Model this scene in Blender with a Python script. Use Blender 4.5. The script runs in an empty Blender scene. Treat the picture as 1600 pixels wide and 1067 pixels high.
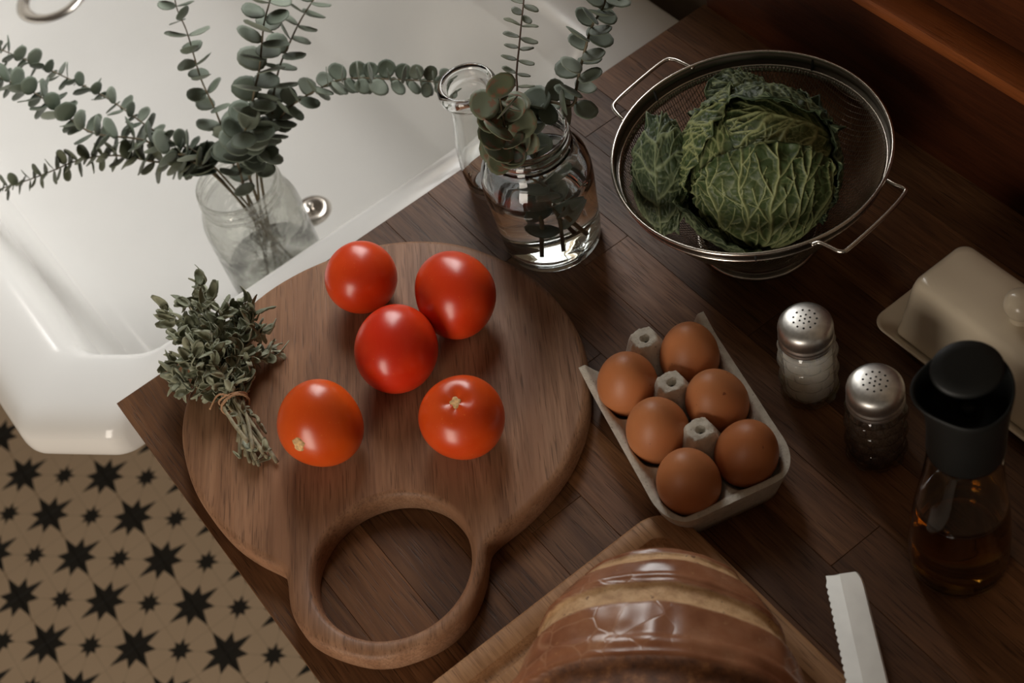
import bpy, bmesh, math, random
import numpy as np
from mathutils import Vector, Matrix, noise as mnoise
PI = math.pi
random.seed(7)
rng = np.random.default_rng(11)
scene = bpy.context.scene
COL = scene.collection

# ------------------------------------------------------------------ camera
cam_data = bpy.data.cameras.new('camera')
cam = bpy.data.objects.new('camera', cam_data)
COL.objects.link(cam)
CR = np.array([[0.788353, 0.567885, -0.236654], [-0.582944, 0.566556, -0.5824], [-0.196659, 0.597093, 0.777692]])
CC = np.array([-0.00854, -0.845798, 0.891909])
FPX = 2363.467
mw = Matrix([list(CR[i]) + [CC[i]] for i in range(3)] + [[0, 0, 0, 1]])
cam.matrix_world = mw
cam_data.sensor_width = 36.0
cam_data.lens = FPX / 1600 * 36
cam_data.clip_start = 0.02
cam_data.dof.use_dof = True
cam_data.dof.focus_distance = 1.09
cam_data.dof.aperture_fstop = 9.0
scene.camera = cam

# ------------------------------------------------------------------ light
world = bpy.data.worlds.new('world')
scene.world = world
world.use_nodes = True
bg = world.node_tree.nodes['Background']
bg.inputs[0].default_value = (1.0, 0.80, 0.60, 1)
bg.inputs[1].default_value = 0.08
WALL_X = 0.64
WIN = (0.13, 1.15, 0.30, 1.35)        # window opening in the back wall: y0 y1 z0 z1


def area(name, loc, direction, sx, sy, power, color):
    l = bpy.data.lights.new(name, 'AREA')
    l.shape = 'RECTANGLE'
    l.size = sx
    l.size_y = sy
    l.energy = power
    l.color = color
    o = bpy.data.objects.new(name, l)
    o.location = loc
    o.rotation_euler = Vector(direction).to_track_quat('-Z', 'Y').to_euler()
    COL.objects.link(o)
    return o


# daylight through the window over the sink, and a second smaller window behind the cook
area('window_daylight', (WALL_X + 0.11, (WIN[0] + WIN[1]) / 2, (WIN[2] + WIN[3]) / 2), (-1, 0, 0), WIN[1] - WIN[0], WIN[3] - WIN[2], 34.0, (1.0, 0.995, 0.975))
area('far_window_daylight', (-2.3, -1.45, 0.45), (0.86, 0.5, -0.12), 0.9, 1.9, 52.0, (1.0, 0.90, 0.78))

scene.view_settings.view_transform = 'Standard'
scene.view_settings.look = 'None'
scene.view_settings.exposure = 0.0
scene.view_settings.gamma = 1.0
scene.view_settings.use_curve_mapping = False
scene.cycles.use_denoising = True
scene.cycles.max_bounces = 14
scene.cycles.transmission_bounces = 14
scene.cycles.transparent_max_bounces = 16
scene.cycles.caustics_reflective = True
scene.cycles.sample_clamp_indirect = 4.0


def un(x, y, z=0.0):
    """point at height z seen at photo pixel (x, y)"""
    d = CR @ np.array([(x - 800) / FPX, -(y - 533.5) / FPX, -1])
    t = (z - CC[2]) / d[2]
    return Vector(CC + d * t)


# ------------------------------------------------------------------ node helpers
class G:
    def __init__(self, name):
        self.m = bpy.data.materials.new(name)
        self.m.use_nodes = True
        self.nt = self.m.node_tree
        self.b = self.nt.nodes['Principled BSDF']

    def n(self, t, ins=None, **props):
        nd = self.nt.nodes.new(t)
        for k, v in props.items():
            setattr(nd, k, v)
        for k, v in (ins or {}).items():
            self.put(nd.inputs[k], v)
        return nd

    def put(self, sock, v):
        if isinstance(v, bpy.types.NodeSocket):
            self.nt.links.new(v, sock)
        else:
            sock.default_value = v

    def set(self, **kw):
        for k, v in kw.items():
            k = k.replace('_', ' ')
            if isinstance(v, tuple) and len(v) == 3:
                v = v + (1,)
            self.put(self.b.inputs[k], v)
        return self

    def math(self, op, a, b=0.0, c=0.0):
        nd = self.n('ShaderNodeMath', operation=op)
        for i, v in enumerate((a, b, c)):
            if len(nd.inputs) > i:
                self.put(nd.inputs[i], v)
        return nd.outputs[0]

    def mix(self, f, a, b, blend='MIX'):
        nd = self.n('ShaderNodeMix', data_type='RGBA', blend_type=blend)
        self.put(nd.inputs['Factor'], f)
        for s, v in ((nd.inputs[6], a), (nd.inputs[7], b)):
            if isinstance(v, tuple) and len(v) == 3:
                v = v + (1,)
            self.put(s, v)
        return nd.outputs[2]

    def ramp(self, f, stops, interp='LINEAR'):
        nd = self.n('ShaderNodeValToRGB')
        cr = nd.color_ramp
        cr.interpolation = interp
        while len(cr.elements) < len(stops):
            cr.elements.new(0.5)
        for e, (p, c) in zip(cr.elements, stops):
            e.position = p
            e.color = c + (1,) if len(c) == 3 else c
        self.put(nd.inputs[0], f)
        return nd.outputs[0]

    def smooth(self, f, lo, hi):
        nd = self.n('ShaderNodeMapRange', interpolation_type='SMOOTHSTEP')
        self.put(nd.inputs[0], f)
        nd.inputs[1].default_value = lo
        nd.inputs[2].default_value = hi
        return nd.outputs[0]

    def obj(self, loc=(0, 0, 0), rot=(0, 0, 0), scale=(1, 1, 1), src='Object'):
        tc = self.n('ShaderNodeTexCoord').outputs[src]
        mp = self.n('ShaderNodeMapping')
        self.put(mp.inputs[0], tc)
        mp.inputs[1].default_value = loc
        mp.inputs[2].default_value = rot
        mp.inputs[3].default_value = scale
        return mp.outputs[0]

    def noise(self, vec, scale, detail=3.0, rough=0.5, dist=0.0):
        nd = self.n('ShaderNodeTexNoise')
        self.put(nd.inputs['Vector'], vec)
        nd.inputs['Scale'].default_value = scale
        nd.inputs['Detail'].default_value = detail
        nd.inputs['Roughness'].default_value = rough
        nd.inputs['Distortion'].default_value = dist
        return nd.outputs[0]

    def bump(self, h, strength=0.3, dist=0.001):
        nd = self.n('ShaderNodeBump')
        self.put(nd.inputs['Height'], h)
        nd.inputs['Strength'].default_value = strength
        nd.inputs['Distance'].default_value = dist
        self.put(self.b.inputs['Normal'], nd.outputs[0])
        return self

    def rnd(self):
        return self.n('ShaderNodeObjectInfo').outputs['Random']


def plain(name, col, rough=0.5, metal=0.0, var=0.0, scale=60.0, bump=0.0, **kw):
    g = G(name)
    v = g.obj()
    nz = g.noise(v, scale)
    lo = tuple(c * (1 - var) for c in col)
    hi = tuple(min(1, c * (1 + var)) for c in col)
    g.set(Base_Color=g.ramp(nz, [(0.3, lo), (0.7, hi)]), Roughness=rough, Metallic=metal, **kw)
    if bump:
        g.bump(nz, bump, 0.001)
    return g.m


def wood(name, dark, mid, light, angle=0.0, rough=0.45, per_object=0.0, figure=1.0, pores=0.6, seed=0.0, streak=None):
    """grain runs along local Y turned by angle about Z"""
    g = G(name)
    tc = g.n('ShaderNodeTexCoord').outputs['Object']
    src = tc
    if per_object:
        r = g.rnd()
        off = g.n('ShaderNodeCombineXYZ', {0: g.math('MULTIPLY', r, 7.3), 1: g.math('MULTIPLY', r, 31.0), 2: g.math('MULTIPLY', r, 3.7)}).outputs[0]
        src = g.n('ShaderNodeVectorMath', {0: tc, 1: off}, operation='ADD').outputs[0]
    rot = g.n('ShaderNodeVectorRotate', {'Vector': src, 'Angle': angle}, rotation_type='Z_AXIS').outputs[0]

    def stretch(sx, sy, sz):
        return g.n('ShaderNodeMapping', {0: rot, 3: (sx, sy, sz), 1: (seed, seed, seed)}).outputs[0]
    warp = g.noise(stretch(1, 1, 1), 9.0 * figure, 2.0)
    wv = g.n('ShaderNodeVectorMath', {0: stretch(1, 0.09, 1), 1: g.n('ShaderNodeCombineXYZ', {0: g.math('MULTIPLY', warp, 0.02)}).outputs[0]}, operation='ADD').outputs[0]
    fig = g.noise(wv, 75.0 * figure, 3.0, 0.6, 0.4)
    fine = g.noise(stretch(1, 0.045, 1), 520.0, 2.0, 0.6)
    pore = g.noise(stretch(1, 0.03, 1), 1150.0, 1.0, 0.5)
    broad = g.noise(stretch(1, 0.25, 1), 13.0 * figure, 2.0)
    f = g.math('ADD', g.math('MULTIPLY', fig, 0.55), g.math('MULTIPLY', broad, 0.45))
    col = g.ramp(f, [(0.30, dark), (0.5, mid), (0.68, light)])
    col = g.mix(g.math('MULTIPLY', g.smooth(fine, 0.35, 0.7), 0.35), col, tuple(c * 0.55 for c in dark))
    pm = g.smooth(pore, 0.60, 0.68)
    col = g.mix(g.math('MULTIPLY', pm, pores), col, tuple(c * 0.3 for c in dark))
    if streak:
        sk = g.smooth(g.noise(stretch(1, 0.12, 1), 30.0, 2.0, 0.5, 0.8), 0.60, 0.68)
        col = g.mix(g.math('MULTIPLY', sk, 0.75), col, streak)
    if per_object:
        hsv = g.n('ShaderNodeHueSaturation', {'Color': col, 'Value': g.math('ADD', g.math('MULTIPLY', g.rnd(), per_object), 1 - per_object * 0.5)})
        col = hsv.outputs[0]
    g.set(Base_Color=col, Roughness=g.math('ADD', g.math('MULTIPLY', fine, 0.2), rough - 0.1))
    g.bump(g.math('SUBTRACT', g.math('MULTIPLY', fine, 0.4), pm), 0.25, 0.0004)
    g.b.inputs['Specular IOR Level'].default_value = 0.25
    return g.m


# ------------------------------------------------------------------ object helpers
def link(name, mesh, mat=None, parent=None, loc=None):
    o = bpy.data.objects.new(name, mesh)
    COL.objects.link(o)
    if mat is not None:
        mesh.materials.append(mat)
    if parent is not None:
        o.parent = parent
    if loc is not None:
        o.location = loc
    return o


def from_bm(name, bm, mat=None, parent=None, loc=None, smooth=True, angle=40):
    me = bpy.data.meshes.new(name)
    bm.normal_update()
    bm.to_mesh(me)
    bm.free()
    if smooth:
        me.shade_smooth()
        me.set_sharp_from_angle(angle=math.radians(angle))
    return link(name, me, mat, parent, loc)


def from_py(name, verts, faces, mat=None, parent=None, loc=None, smooth=True, angle=None):
    me = bpy.data.meshes.new(name)
    me.from_pydata([tuple(v) for v in verts], [], [tuple(f) for f in faces])
    me.update()
    if smooth:
        me.shade_smooth()
        if angle:
            me.set_sharp_from_angle(angle=math.radians(angle))
    return link(name, me, mat, parent, loc)


def tag(o, label=None, cat=None, group=None, kind=None):
    if label: o['label'] = label
    if cat: o['category'] = cat
    if group: o['group'] = group
    if kind: o['kind'] = kind
    return o


def thing(name, label, cat, loc=(0, 0, 0), rotz=0.0, group=None):
    o = bpy.data.objects.new(name, None)
    o.empty_display_size = 0.02
    COL.objects.link(o)
    o.location = loc
    o.rotation_euler = (0, 0, rotz)
    return tag(o, label, cat, group)


def lathe(prof, seg=64, close=False):
    """prof: list of (r, z); returns verts, faces. r == 0 ends become poles."""
    V, F, rings = [], [], []
    for r, z in prof:
        if r < 1e-7:
            rings.append([len(V)]); V.append((0, 0, z))
        else:
            i0 = len(V)
            V += [(r * math.cos(2 * PI * k / seg), r * math.sin(2 * PI * k / seg), z) for k in range(seg)]
            rings.append(list(range(i0, i0 + seg)))
    pairs = list(zip(rings, rings[1:])) + ([(rings[-1], rings[0])] if close else [])
    for a, b in pairs:
        for k in range(seg):
            k2 = (k + 1) % seg
            if len(a) == 1 and len(b) == 1: continue
            if len(a) == 1: F.append((a[0], b[k2], b[k]))
            elif len(b) == 1: F.append((a[k], a[k2], b[0]))
            else: F.append((a[k], a[k2], b[k2], b[k]))
    return V, F


def tube(pts, rad, seg=8, caps=True, closed=False):
    """tube along points; rad a number or list"""
    pts = [Vector(p) for p in pts]
    n = len(pts)
    rads = rad if isinstance(rad, (list, tuple)) else [rad] * n
    V, F = [], []
    nrm = None
    for i, p in enumerate(pts):
        if closed: t = pts[(i + 1) % n] - pts[i - 1]
        else: t = pts[min(i + 1, n - 1)] - pts[max(i - 1, 0)]
        t.normalize()
        if nrm is None:
            nrm = t.orthogonal().normalized()
        else:
            nrm = (nrm - t * nrm.dot(t))
            nrm = nrm.normalized() if nrm.length > 1e-6 else t.orthogonal().normalized()
        bn = t.cross(nrm)
        for k in range(seg):
            a = 2 * PI * k / seg
            V.append(p + (nrm * math.cos(a) + bn * math.sin(a)) * rads[i])
    for i in range(n - 1 + (1 if closed else 0)):
        j = (i + 1) % n
        for k in range(seg):
            k2 = (k + 1) % seg
            F.append((i * seg + k, i * seg + k2, j * seg + k2, j * seg + k))
    if caps and not closed:
        F.append(tuple(range(seg))[::-1])
        F.append(tuple((n - 1) * seg + k for k in range(seg)))
    return V, F


def spline(pts, n):
    """Catmull-Rom resample of a point list"""
    P = [Vector(p) for p in pts]
    P = [P[0] * 2 - P[1]] + P + [P[-1] * 2 - P[-2]]
    out = []
    m = len(P) - 3
    for i in range(n):
        u = i / (n - 1) * m
        k = min(int(u), m - 1)
        t = u - k
        a, b, c, d = P[k:k + 4]
        out.append(0.5 * ((2 * b) + (c - a) * t + (2 * a - 5 * b + 4 * c - d) * t * t + (3 * b - 3 * c + d - a) * t ** 3))
    return out


def smooth_loop(pts, n):
    P = [Vector((p[0], p[1], 0)) for p in pts]
    m = len(P)
    out = []
    for i in range(n):
        u = i / n * m
        k = int(u)
        t = u - k
        a, b, c, d = P[(k - 1) % m], P[k % m], P[(k + 1) % m], P[(k + 2) % m]
        out.append(0.5 * ((2 * b) + (c - a) * t + (2 * a - 5 * b + 4 * c - d) * t * t + (3 * b - 3 * c + d - a) * t ** 3))
    return out


def rounded(corners, n=8):
    """corners: list of (x, y, r) in order; rounded polygon, n points per corner"""
    out = []
    m = len(corners)
    for i in range(m):
        p = Vector(corners[i][:2]); r = corners[i][2]
        a = (Vector(corners[i - 1][:2]) - p).normalized()
        b = (Vector(corners[(i + 1) % m][:2]) - p).normalized()
        ang = a.angle(b)
        d = r / math.tan(ang / 2)
        p0, p1 = p + a * d, p + b * d
        c = p + (a + b).normalized() * (r / math.sin(ang / 2))
        v0, v1 = p0 - c, p1 - c
        tot = math.atan2(v0.x * v1.y - v0.y * v1.x, v0.dot(v1))
        for k in range(n):
            t = tot * k / (n - 1)
            out.append(c + Vector((v0.x * math.cos(t) - v0.y * math.sin(t), v0.x * math.sin(t) + v0.y * math.cos(t))))
    return out


def loft(loops, cap_first=True, cap_last=True):
    """loops: list of lists of 3D points with equal count"""
    V, F = [], []
    n = len(loops[0])
    for L in loops: V += [tuple(p) for p in L]
    for i in range(len(loops) - 1):
        for k in range(n):
            k2 = (k + 1) % n
            F.append((i * n + k, i * n + k2, (i + 1) * n + k2, (i + 1) * n + k))
    if cap_first: F.append(tuple(range(n))[::-1])
    if cap_last: F.append(tuple((len(loops) - 1) * n + k for k in range(n)))
    return V, F


def offset_loop(L, d):
    """inward offset (counter-clockwise loop)"""
    out = []
    n = len(L)
    for i in range(n):
        t = (L[(i + 1) % n] - L[i - 1])
        nn = Vector((-t.y, t.x)).normalized()
        out.append(Vector((L[i].x, L[i].y)) + nn * d)
    return out


def lift(L, z): return [(p.x, p.y, z) for p in L]


def bevel_box(x0, x1, y0, y1, z0, z1, bev=0.001, seg=2):
    bm = bmesh.new()
    bmesh.ops.create_cube(bm, size=1.0)
    for v in bm.verts:
        v.co = Vector((x0 + (v.co.x + .5) * (x1 - x0), y0 + (v.co.y + .5) * (y1 - y0), z0 + (v.co.z + .5) * (z1 - z0)))
    if bev:
        bmesh.ops.bevel(bm, geom=bm.edges[:], offset=bev, segments=seg, affect='EDGES', profile=0.5)
    return bm


def copy_tree(o, parent=None):
    c = o.copy()
    COL.objects.link(c)
    if parent is not None: c.parent = parent
    for ch in list(o.children): copy_tree(ch, c)
    return c


# ------------------------------------------------------------------ materials
M_porcelain = plain('porcelain', (0.74, 0.725, 0.695), 0.16, var=0.02, scale=8)
M_porcelain_cream = plain('cream_glaze', (0.72, 0.62, 0.47), 0.2, var=0.06, scale=14)
M_steel = plain('steel', (0.58, 0.54, 0.49), 0.24, 1.0, var=0.06, scale=200)
M_dull_steel = plain('brushed_aluminium', (0.72, 0.71, 0.68), 0.38, 1.0, var=0.12, scale=260, bump=0.05)
M_blackplastic = plain('black_plastic', (0.005, 0.0055, 0.005), 0.5, var=0.1, Specular_IOR_Level=0.3)
M_hole = plain('dark_hole', (0.01, 0.009, 0.008), 0.8)
M_stave = wood('walnut_staves', (0.064, 0.025, 0.009), (0.148, 0.064, 0.026), (0.240, 0.116, 0.052), 0.0, 0.46, per_object=0.85, figure=1.0)
M_board = wood('walnut_board', (0.160, 0.074, 0.038), (0.300, 0.153, 0.082), (0.410, 0.230, 0.134), math.atan2(0.52, 0.857), 0.5, figure=0.8, pores=0.5, streak=(0.29, 0.145, 0.078))
M_breadboard = wood('bread_board_wood', (0.28, 0.140, 0.062), (0.42, 0.225, 0.108), (0.54, 0.315, 0.165), 0.0, 0.5, figure=1.1, pores=0.5, seed=3)
M_wallwood = wood('stained_wall_wood', (0.032, 0.009, 0.004), (0.060, 0.017, 0.006), (0.095, 0.027, 0.009), 0.0, 0.38, per_object=0.4, figure=0.6, pores=0.3)
M_upstand = wood('upstand_wood', (0.040, 0.012, 0.005), (0.080, 0.022, 0.008), (0.125, 0.036, 0.012), 0.0, 0.4, figure=0.7, pores=0.3)
M_sill = wood('sill_wood', (0.20, 0.055, 0.014), (0.30, 0.085, 0.022), (0.38, 0.12, 0.035), 0.0, 0.45, figure=0.5, pores=0.2)  # upstand wood in a brighter orange, window light put into the colour
M_plaster = plain('dark_plaster', (0.22, 0.17, 0.12), 0.9, var=0.08, scale=30)


def glass_mat(name, col=(1, 1, 1), ior=1.5, rough=0.0):
    g = G(name)
    nz = g.noise(g.obj(), 45.0, 2.0)
    g.set(Base_Color=col, Roughness=rough, IOR=ior)
    g.b.inputs['Transmission Weight'].default_value = 1.0
    g.bump(nz, 0.06, 0.002)
    return g.m


M_glass = glass_mat('clear_glass', (0.985, 1.0, 0.99))
def mason_glass():
    g = G('mason_glass')
    v = g.obj()
    vo = g.n('ShaderNodeTexVoronoi', {'Vector': v, 'Scale': 85.0}, feature='SMOOTH_F1').outputs[0]
    g.set(Base_Color=(0.90, 0.945, 0.92), Roughness=0.03, IOR=1.5)
    g.b.inputs['Transmission Weight'].default_value = 1.0
    g.bump(g.math('ADD', vo, g.noise(v, 60.0, 3.0)), 0.32, 0.004)
    return g.m


M_wavyglass = mason_glass()


def thin_glass(name, refr=0.06, rough_bump=0.0):
    """light pressed glass: mostly straight transmission, mirror at the rim, part refraction"""
    g = G(name)
    lw = g.n('ShaderNodeLayerWeight', {'Blend': 0.5})
    if rough_bump:
        v = g.obj()
        vo = g.n('ShaderNodeTexVoronoi', {'Vector': v, 'Scale': 85.0}, feature='SMOOTH_F1').outputs[0]
        bp = g.n('ShaderNodeBump', {'Height': g.math('ADD', vo, g.noise(v, 60.0, 3.0)), 'Strength': rough_bump, 'Distance': 0.004})
        g.put(lw.inputs['Normal'], bp.outputs[0])
    tr = g.n('ShaderNodeBsdfTransparent', {0: g.ramp(lw.outputs['Facing'], [(0.0, (0.99, 0.99, 0.98)), (0.62, (0.97, 0.97, 0.95)), (1.0, (0.22, 0.21, 0.19))])})
    gl = g.n('ShaderNodeBsdfGlossy', {'Color': (1, 1, 1, 1), 'Roughness': 0.04})
    rf = g.n('ShaderNodeBsdfGlass', {'Color': (0.97, 0.98, 0.96, 1), 'Roughness': 0.0, 'IOR': 1.45})
    if rough_bump:
        g.put(gl.inputs['Normal'], bp.outputs[0]); g.put(rf.inputs['Normal'], bp.outputs[0])
    m1 = g.n('ShaderNodeMixShader', {0: g.ramp(lw.outputs['Facing'], [(0.0, (0.05,) * 3), (0.6, (0.10,) * 3), (0.9, (0.45,) * 3), (1.0, (0.8,) * 3)]), 1: tr.outputs[0], 2: gl.outputs[0]})
    m2 = g.n('ShaderNodeMixShader', {0: refr, 1: m1.outputs[0], 2: rf.outputs[0]})
    g.nt.links.new(m2.outputs[0], g.nt.nodes['Material Output'].inputs['Surface'])
    return g.m


M_thinglass = thin_glass('pressed_glass', 0.30)
M_jarglass = thin_glass('ribbed_jar_glass', 0.35, 0.5)
M_water = glass_mat('water', (0.99, 1.0, 0.995), 1.33)


def glass_vol(name, col, ior, dens):
    g = G(name)
    g.set(Base_Color=(1, 1, 1), Roughness=0.0, IOR=ior)
    g.b.inputs['Transmission Weight'].default_value = 1.0
    va = g.n('ShaderNodeVolumeAbsorption')
    va.inputs[0].default_value = col + (1,)
    va.inputs[1].default_value = dens
    g.nt.links.new(va.outputs[0], g.nt.nodes['Material Output'].inputs['Volume'])
    return g.m


M_oil = glass_vol('cooking_oil', (0.80, 0.60, 0.10), 1.47, 62.0)


def tomato_mat():
    g = G('tomato_skin')
    v = g.obj()
    nz = g.noise(v, 22.0, 3.0)
    base = g.ramp(nz, [(0.35, (0.60, 0.034, 0.005)), (0.65, (0.70, 0.062, 0.009))])
    hsv = g.n('ShaderNodeHueSaturation', {'Color': base, 'Hue': g.math('ADD', g.math('MULTIPLY', g.rnd(), 0.012), 0.497)})
    spk = g.smooth(g.noise(v, 900.0, 1.0), 0.70, 0.78)
    g.set(Base_Color=g.mix(g.math('MULTIPLY', spk, 0.25), hsv.outputs[0], (0.85, 0.35, 0.08)), Roughness=0.29)
    g.b.inputs['Subsurface Weight'].default_value = 0.12
    g.b.inputs['Subsurface Radius'].default_value = (0.012, 0.003, 0.001)
    g.b.inputs['Subsurface Scale'].default_value = 0.5
    g.bump(g.noise(v, 90.0, 2.0), 0.04, 0.001)
    return g.m


M_tomato = tomato_mat()
M_scar = plain('tomato_scar', (0.66, 0.40, 0.17), 0.7, var=0.35, scale=420, bump=0.4)


def egg_mat():
    g = G('brown_eggshell')
    v = g.obj()
    r = g.rnd()
    base = g.mix(r, (0.44, 0.150, 0.050), (0.56, 0.225, 0.090))
    base = g.mix(g.math('MULTIPLY', g.noise(v, 45.0, 4.0), 0.4), base, (0.34, 0.10, 0.032))
    off = g.n('ShaderNodeVectorMath', {0: v, 1: g.n('ShaderNodeCombineXYZ', {0: r, 1: r, 2: r}).outputs[0]}, operation='ADD').outputs[0]
    spk = g.smooth(g.noise(off, 210.0, 1.0), 0.755, 0.79)
    g.set(Base_Color=g.mix(g.math('MULTIPLY', spk, 0.7), base, (0.13, 0.03, 0.01)), Roughness=0.48)
    g.b.inputs['Subsurface Weight'].default_value = 0.1
    g.b.inputs['Subsurface Radius'].default_value = (0.006, 0.002, 0.001)
    g.b.inputs['Specular IOR Level'].default_value = 0.4
    g.bump(g.noise(v, 1500.0, 2.0), 0.12, 0.0005)
    return g.m


M_egg = egg_mat()


def carton_mat():
    g = G('moulded_pulp')
    v = g.obj()
    a = g.noise(v, 170.0, 5.0, 0.65)
    b = g.noise(v, 900.0, 2.0, 0.6)
    c = g.ramp(a, [(0.3, (0.54, 0.50, 0.425)), (0.7, (0.70, 0.655, 0.57))])
    fl = g.smooth(g.noise(v, 420.0, 2.0), 0.67, 0.72)
    c = g.mix(g.math('MULTIPLY', fl, 0.5), c, (0.2, 0.17, 0.13))
    g.set(Base_Color=c, Roughness=0.95)
    g.b.inputs['Specular IOR Level'].default_value = 0.1
    g.bump(g.math('ADD', a, g.math('MULTIPLY', b, 0.5)), 0.55, 0.0016)
    return g.m


M_carton = carton_mat()


def leaf_mat(name, c0, c1, c2, back=None, tint=None):
    g = G(name)
    r = g.rnd()
    v = g.obj()
    base = g.ramp(r, [(0.0, c0), (0.5, c1), (1.0, c2)])
    base = g.mix(g.math('MULTIPLY', g.noise(v, 260.0, 3.0), 0.45), base, tuple(c * 0.55 for c in c0))
    # pale midrib down the middle of each leaf (leaf runs along local X)
    y = g.n('ShaderNodeSeparateXYZ', {0: g.n('ShaderNodeTexCoord').outputs['Object']}).outputs[1]
    rib = g.smooth(g.math('ABSOLUTE', y), 0.0007, 0.0002)
    base = g.mix(g.math('MULTIPLY', rib, 0.4), base, tuple(min(1, c * 1.8) for c in c2))
    if tint:
        base = g.mix(g.math('MULTIPLY', g.smooth(g.noise(g.n('ShaderNodeTexCoord').outputs['Generated'], 3.0, 2.0), 0.48, 0.66), 0.75), base, tint)
    g.set(Base_Color=base, Roughness=0.55)
    g.b.inputs['Specular IOR Level'].default_value = 0.35
    g.b.inputs['Sheen Weight'].default_value = 0.15
    g.bump(g.noise(v, 420.0, 2.0), 0.15, 0.001)
    return g.m


M_euca = leaf_mat('eucalyptus_leaf', (0.090, 0.115, 0.080), (0.155, 0.188, 0.138), (0.265, 0.300, 0.238))
M_euca_green = leaf_mat('green_eucalyptus_leaf', (0.085, 0.095, 0.050), (0.125, 0.140, 0.078), (0.165, 0.180, 0.115))
M_euca_red = leaf_mat('reddened_eucalyptus_leaf', (0.09, 0.105, 0.055), (0.16, 0.185, 0.11), (0.25, 0.28, 0.20), tint=(0.22, 0.075, 0.04))
M_euca_stem = plain('eucalyptus_stem', (0.13, 0.10, 0.055), 0.6, var=0.3, scale=120)
M_euca_stem_dark = plain('dark_eucalyptus_stem', (0.075, 0.040, 0.025), 0.6, var=0.3, scale=120)
M_herb = leaf_mat('dried_herb_leaf', (0.140, 0.155, 0.090), (0.235, 0.250, 0.160), (0.370, 0.375, 0.260))
M_herb_stem = plain('dried_herb_stem', (0.24, 0.205, 0.125), 0.75, var=0.35, scale=160, bump=0.3)
M_twine = plain('twine', (0.42, 0.24, 0.13), 0.9, var=0.3, scale=900, bump=0.5)


def cabbage_mat(name, dark, lite, vein):
    g = G(name)
    at = g.n('ShaderNodeAttribute', attribute_name='vein').outputs['Fac']
    pale = g.n('ShaderNodeAttribute', attribute_name='pale').outputs['Fac']
    v = g.obj()
    nz = g.noise(v, 120.0, 4.0)
    base = g.mix(pale, g.mix(nz, tuple(c * 0.75 for c in dark), tuple(c * 1.3 for c in dark)), lite)
    g.set(Base_Color=g.mix(at, base, vein), Roughness=0.5)
    g.b.inputs['Specular IOR Level'].default_value = 0.4
    g.bump(g.noise(v, 380.0, 3.0), 0.3, 0.0012)
    return g.m


M_cab = cabbage_mat('savoy_leaf', (0.046, 0.076, 0.026), (0.118, 0.148, 0.050), (0.33, 0.365, 0.165))
M_cab_dark = cabbage_mat('savoy_outer_leaf', (0.038, 0.062, 0.030), (0.085, 0.115, 0.055), (0.24, 0.29, 0.16))


def crust_mat():
    g = G('bread_crust')
    v = g.obj()
    crumb = g.n('ShaderNodeAttribute', attribute_name='crumb').outputs['Fac']
    rough_ = g.n('ShaderNodeAttribute', attribute_name='ear').outputs['Fac']
    a = g.noise(v, 28.0, 4.0, 0.6)
    crust = g.ramp(a, [(0.3, (0.22, 0.078, 0.036)), (0.5, (0.32, 0.130, 0.064)), (0.72, (0.43, 0.205, 0.112))])
    vo = g.n('ShaderNodeTexVoronoi', {'Vector': v, 'Scale': 52.0}, feature='F1')
    ve = g.n('ShaderNodeTexVoronoi', {'Vector': v, 'Scale': 52.0}, feature='DISTANCE_TO_EDGE').outputs[0]
    crack = g.smooth(ve, 0.045, 0.0)
    patch = g.smooth(g.noise(v, 14.0, 1.0), 0.42, 0.56)
    crack = g.math('MULTIPLY', crack, patch)
    crust = g.mix(g.math('MULTIPLY', crack, 0.35), crust, (0.55, 0.30, 0.17))
    fl = g.smooth(g.noise(v, 330.0, 2.0), 0.66, 0.74)
    crust = g.mix(g.math('MULTIPLY', fl, 0.45), crust, (0.50, 0.26, 0.12))
    c2 = g.noise(v, 130.0, 4.0, 0.65)
    pale = g.ramp(c2, [(0.3, (0.46, 0.25, 0.115)), (0.55, (0.66, 0.41, 0.21)), (0.8, (0.76, 0.54, 0.31))])
    pit = g.smooth(g.noise(v, 260.0, 2.0), 0.66, 0.73)
    pale = g.mix(g.math('MULTIPLY', pit, 0.8), pale, (0.16, 0.06, 0.025))
    brown = g.ramp(c2, [(0.3, (0.085, 0.030, 0.012)), (0.55, (0.20, 0.075, 0.026)), (0.75, (0.42, 0.19, 0.07))])
    col = g.mix(crumb, crust, pale)
    col = g.mix(rough_, col, brown)
    soft = g.math('MAXIMUM', crumb, rough_)
    g.set(Base_Color=col, Roughness=g.math('ADD', g.math('MULTIPLY', soft, 0.45), g.math('ADD', 0.20, g.math('MULTIPLY', a, 0.12))))
    dv = g.n('ShaderNodeVectorMath', {0: v, 1: vo.outputs['Position']}, operation='SUBTRACT').outputs[0]
    cv = g.n('ShaderNodeVectorMath', {0: vo.outputs['Color'], 1: (0.5, 0.5, 0.5)}, operation='SUBTRACT').outputs[0]
    tl = g.n('ShaderNodeVectorMath', {0: dv, 1: cv}, operation='DOT_PRODUCT').outputs['Value']
    cellh = g.math('MULTIPLY', g.math('MULTIPLY', tl, patch), 220.0)
    h = g.math('ADD', g.math('SUBTRACT', cellh, g.math('MULTIPLY', crack, 0.25)), g.math('MULTIPLY', g.math('MULTIPLY', c2, soft), 1.6))
    g.bump(h, 0.28, 0.0025)
    return g.m


M_crust = crust_mat()
TILE = 0.0978
FLOOR_Z = -0.90


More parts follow.
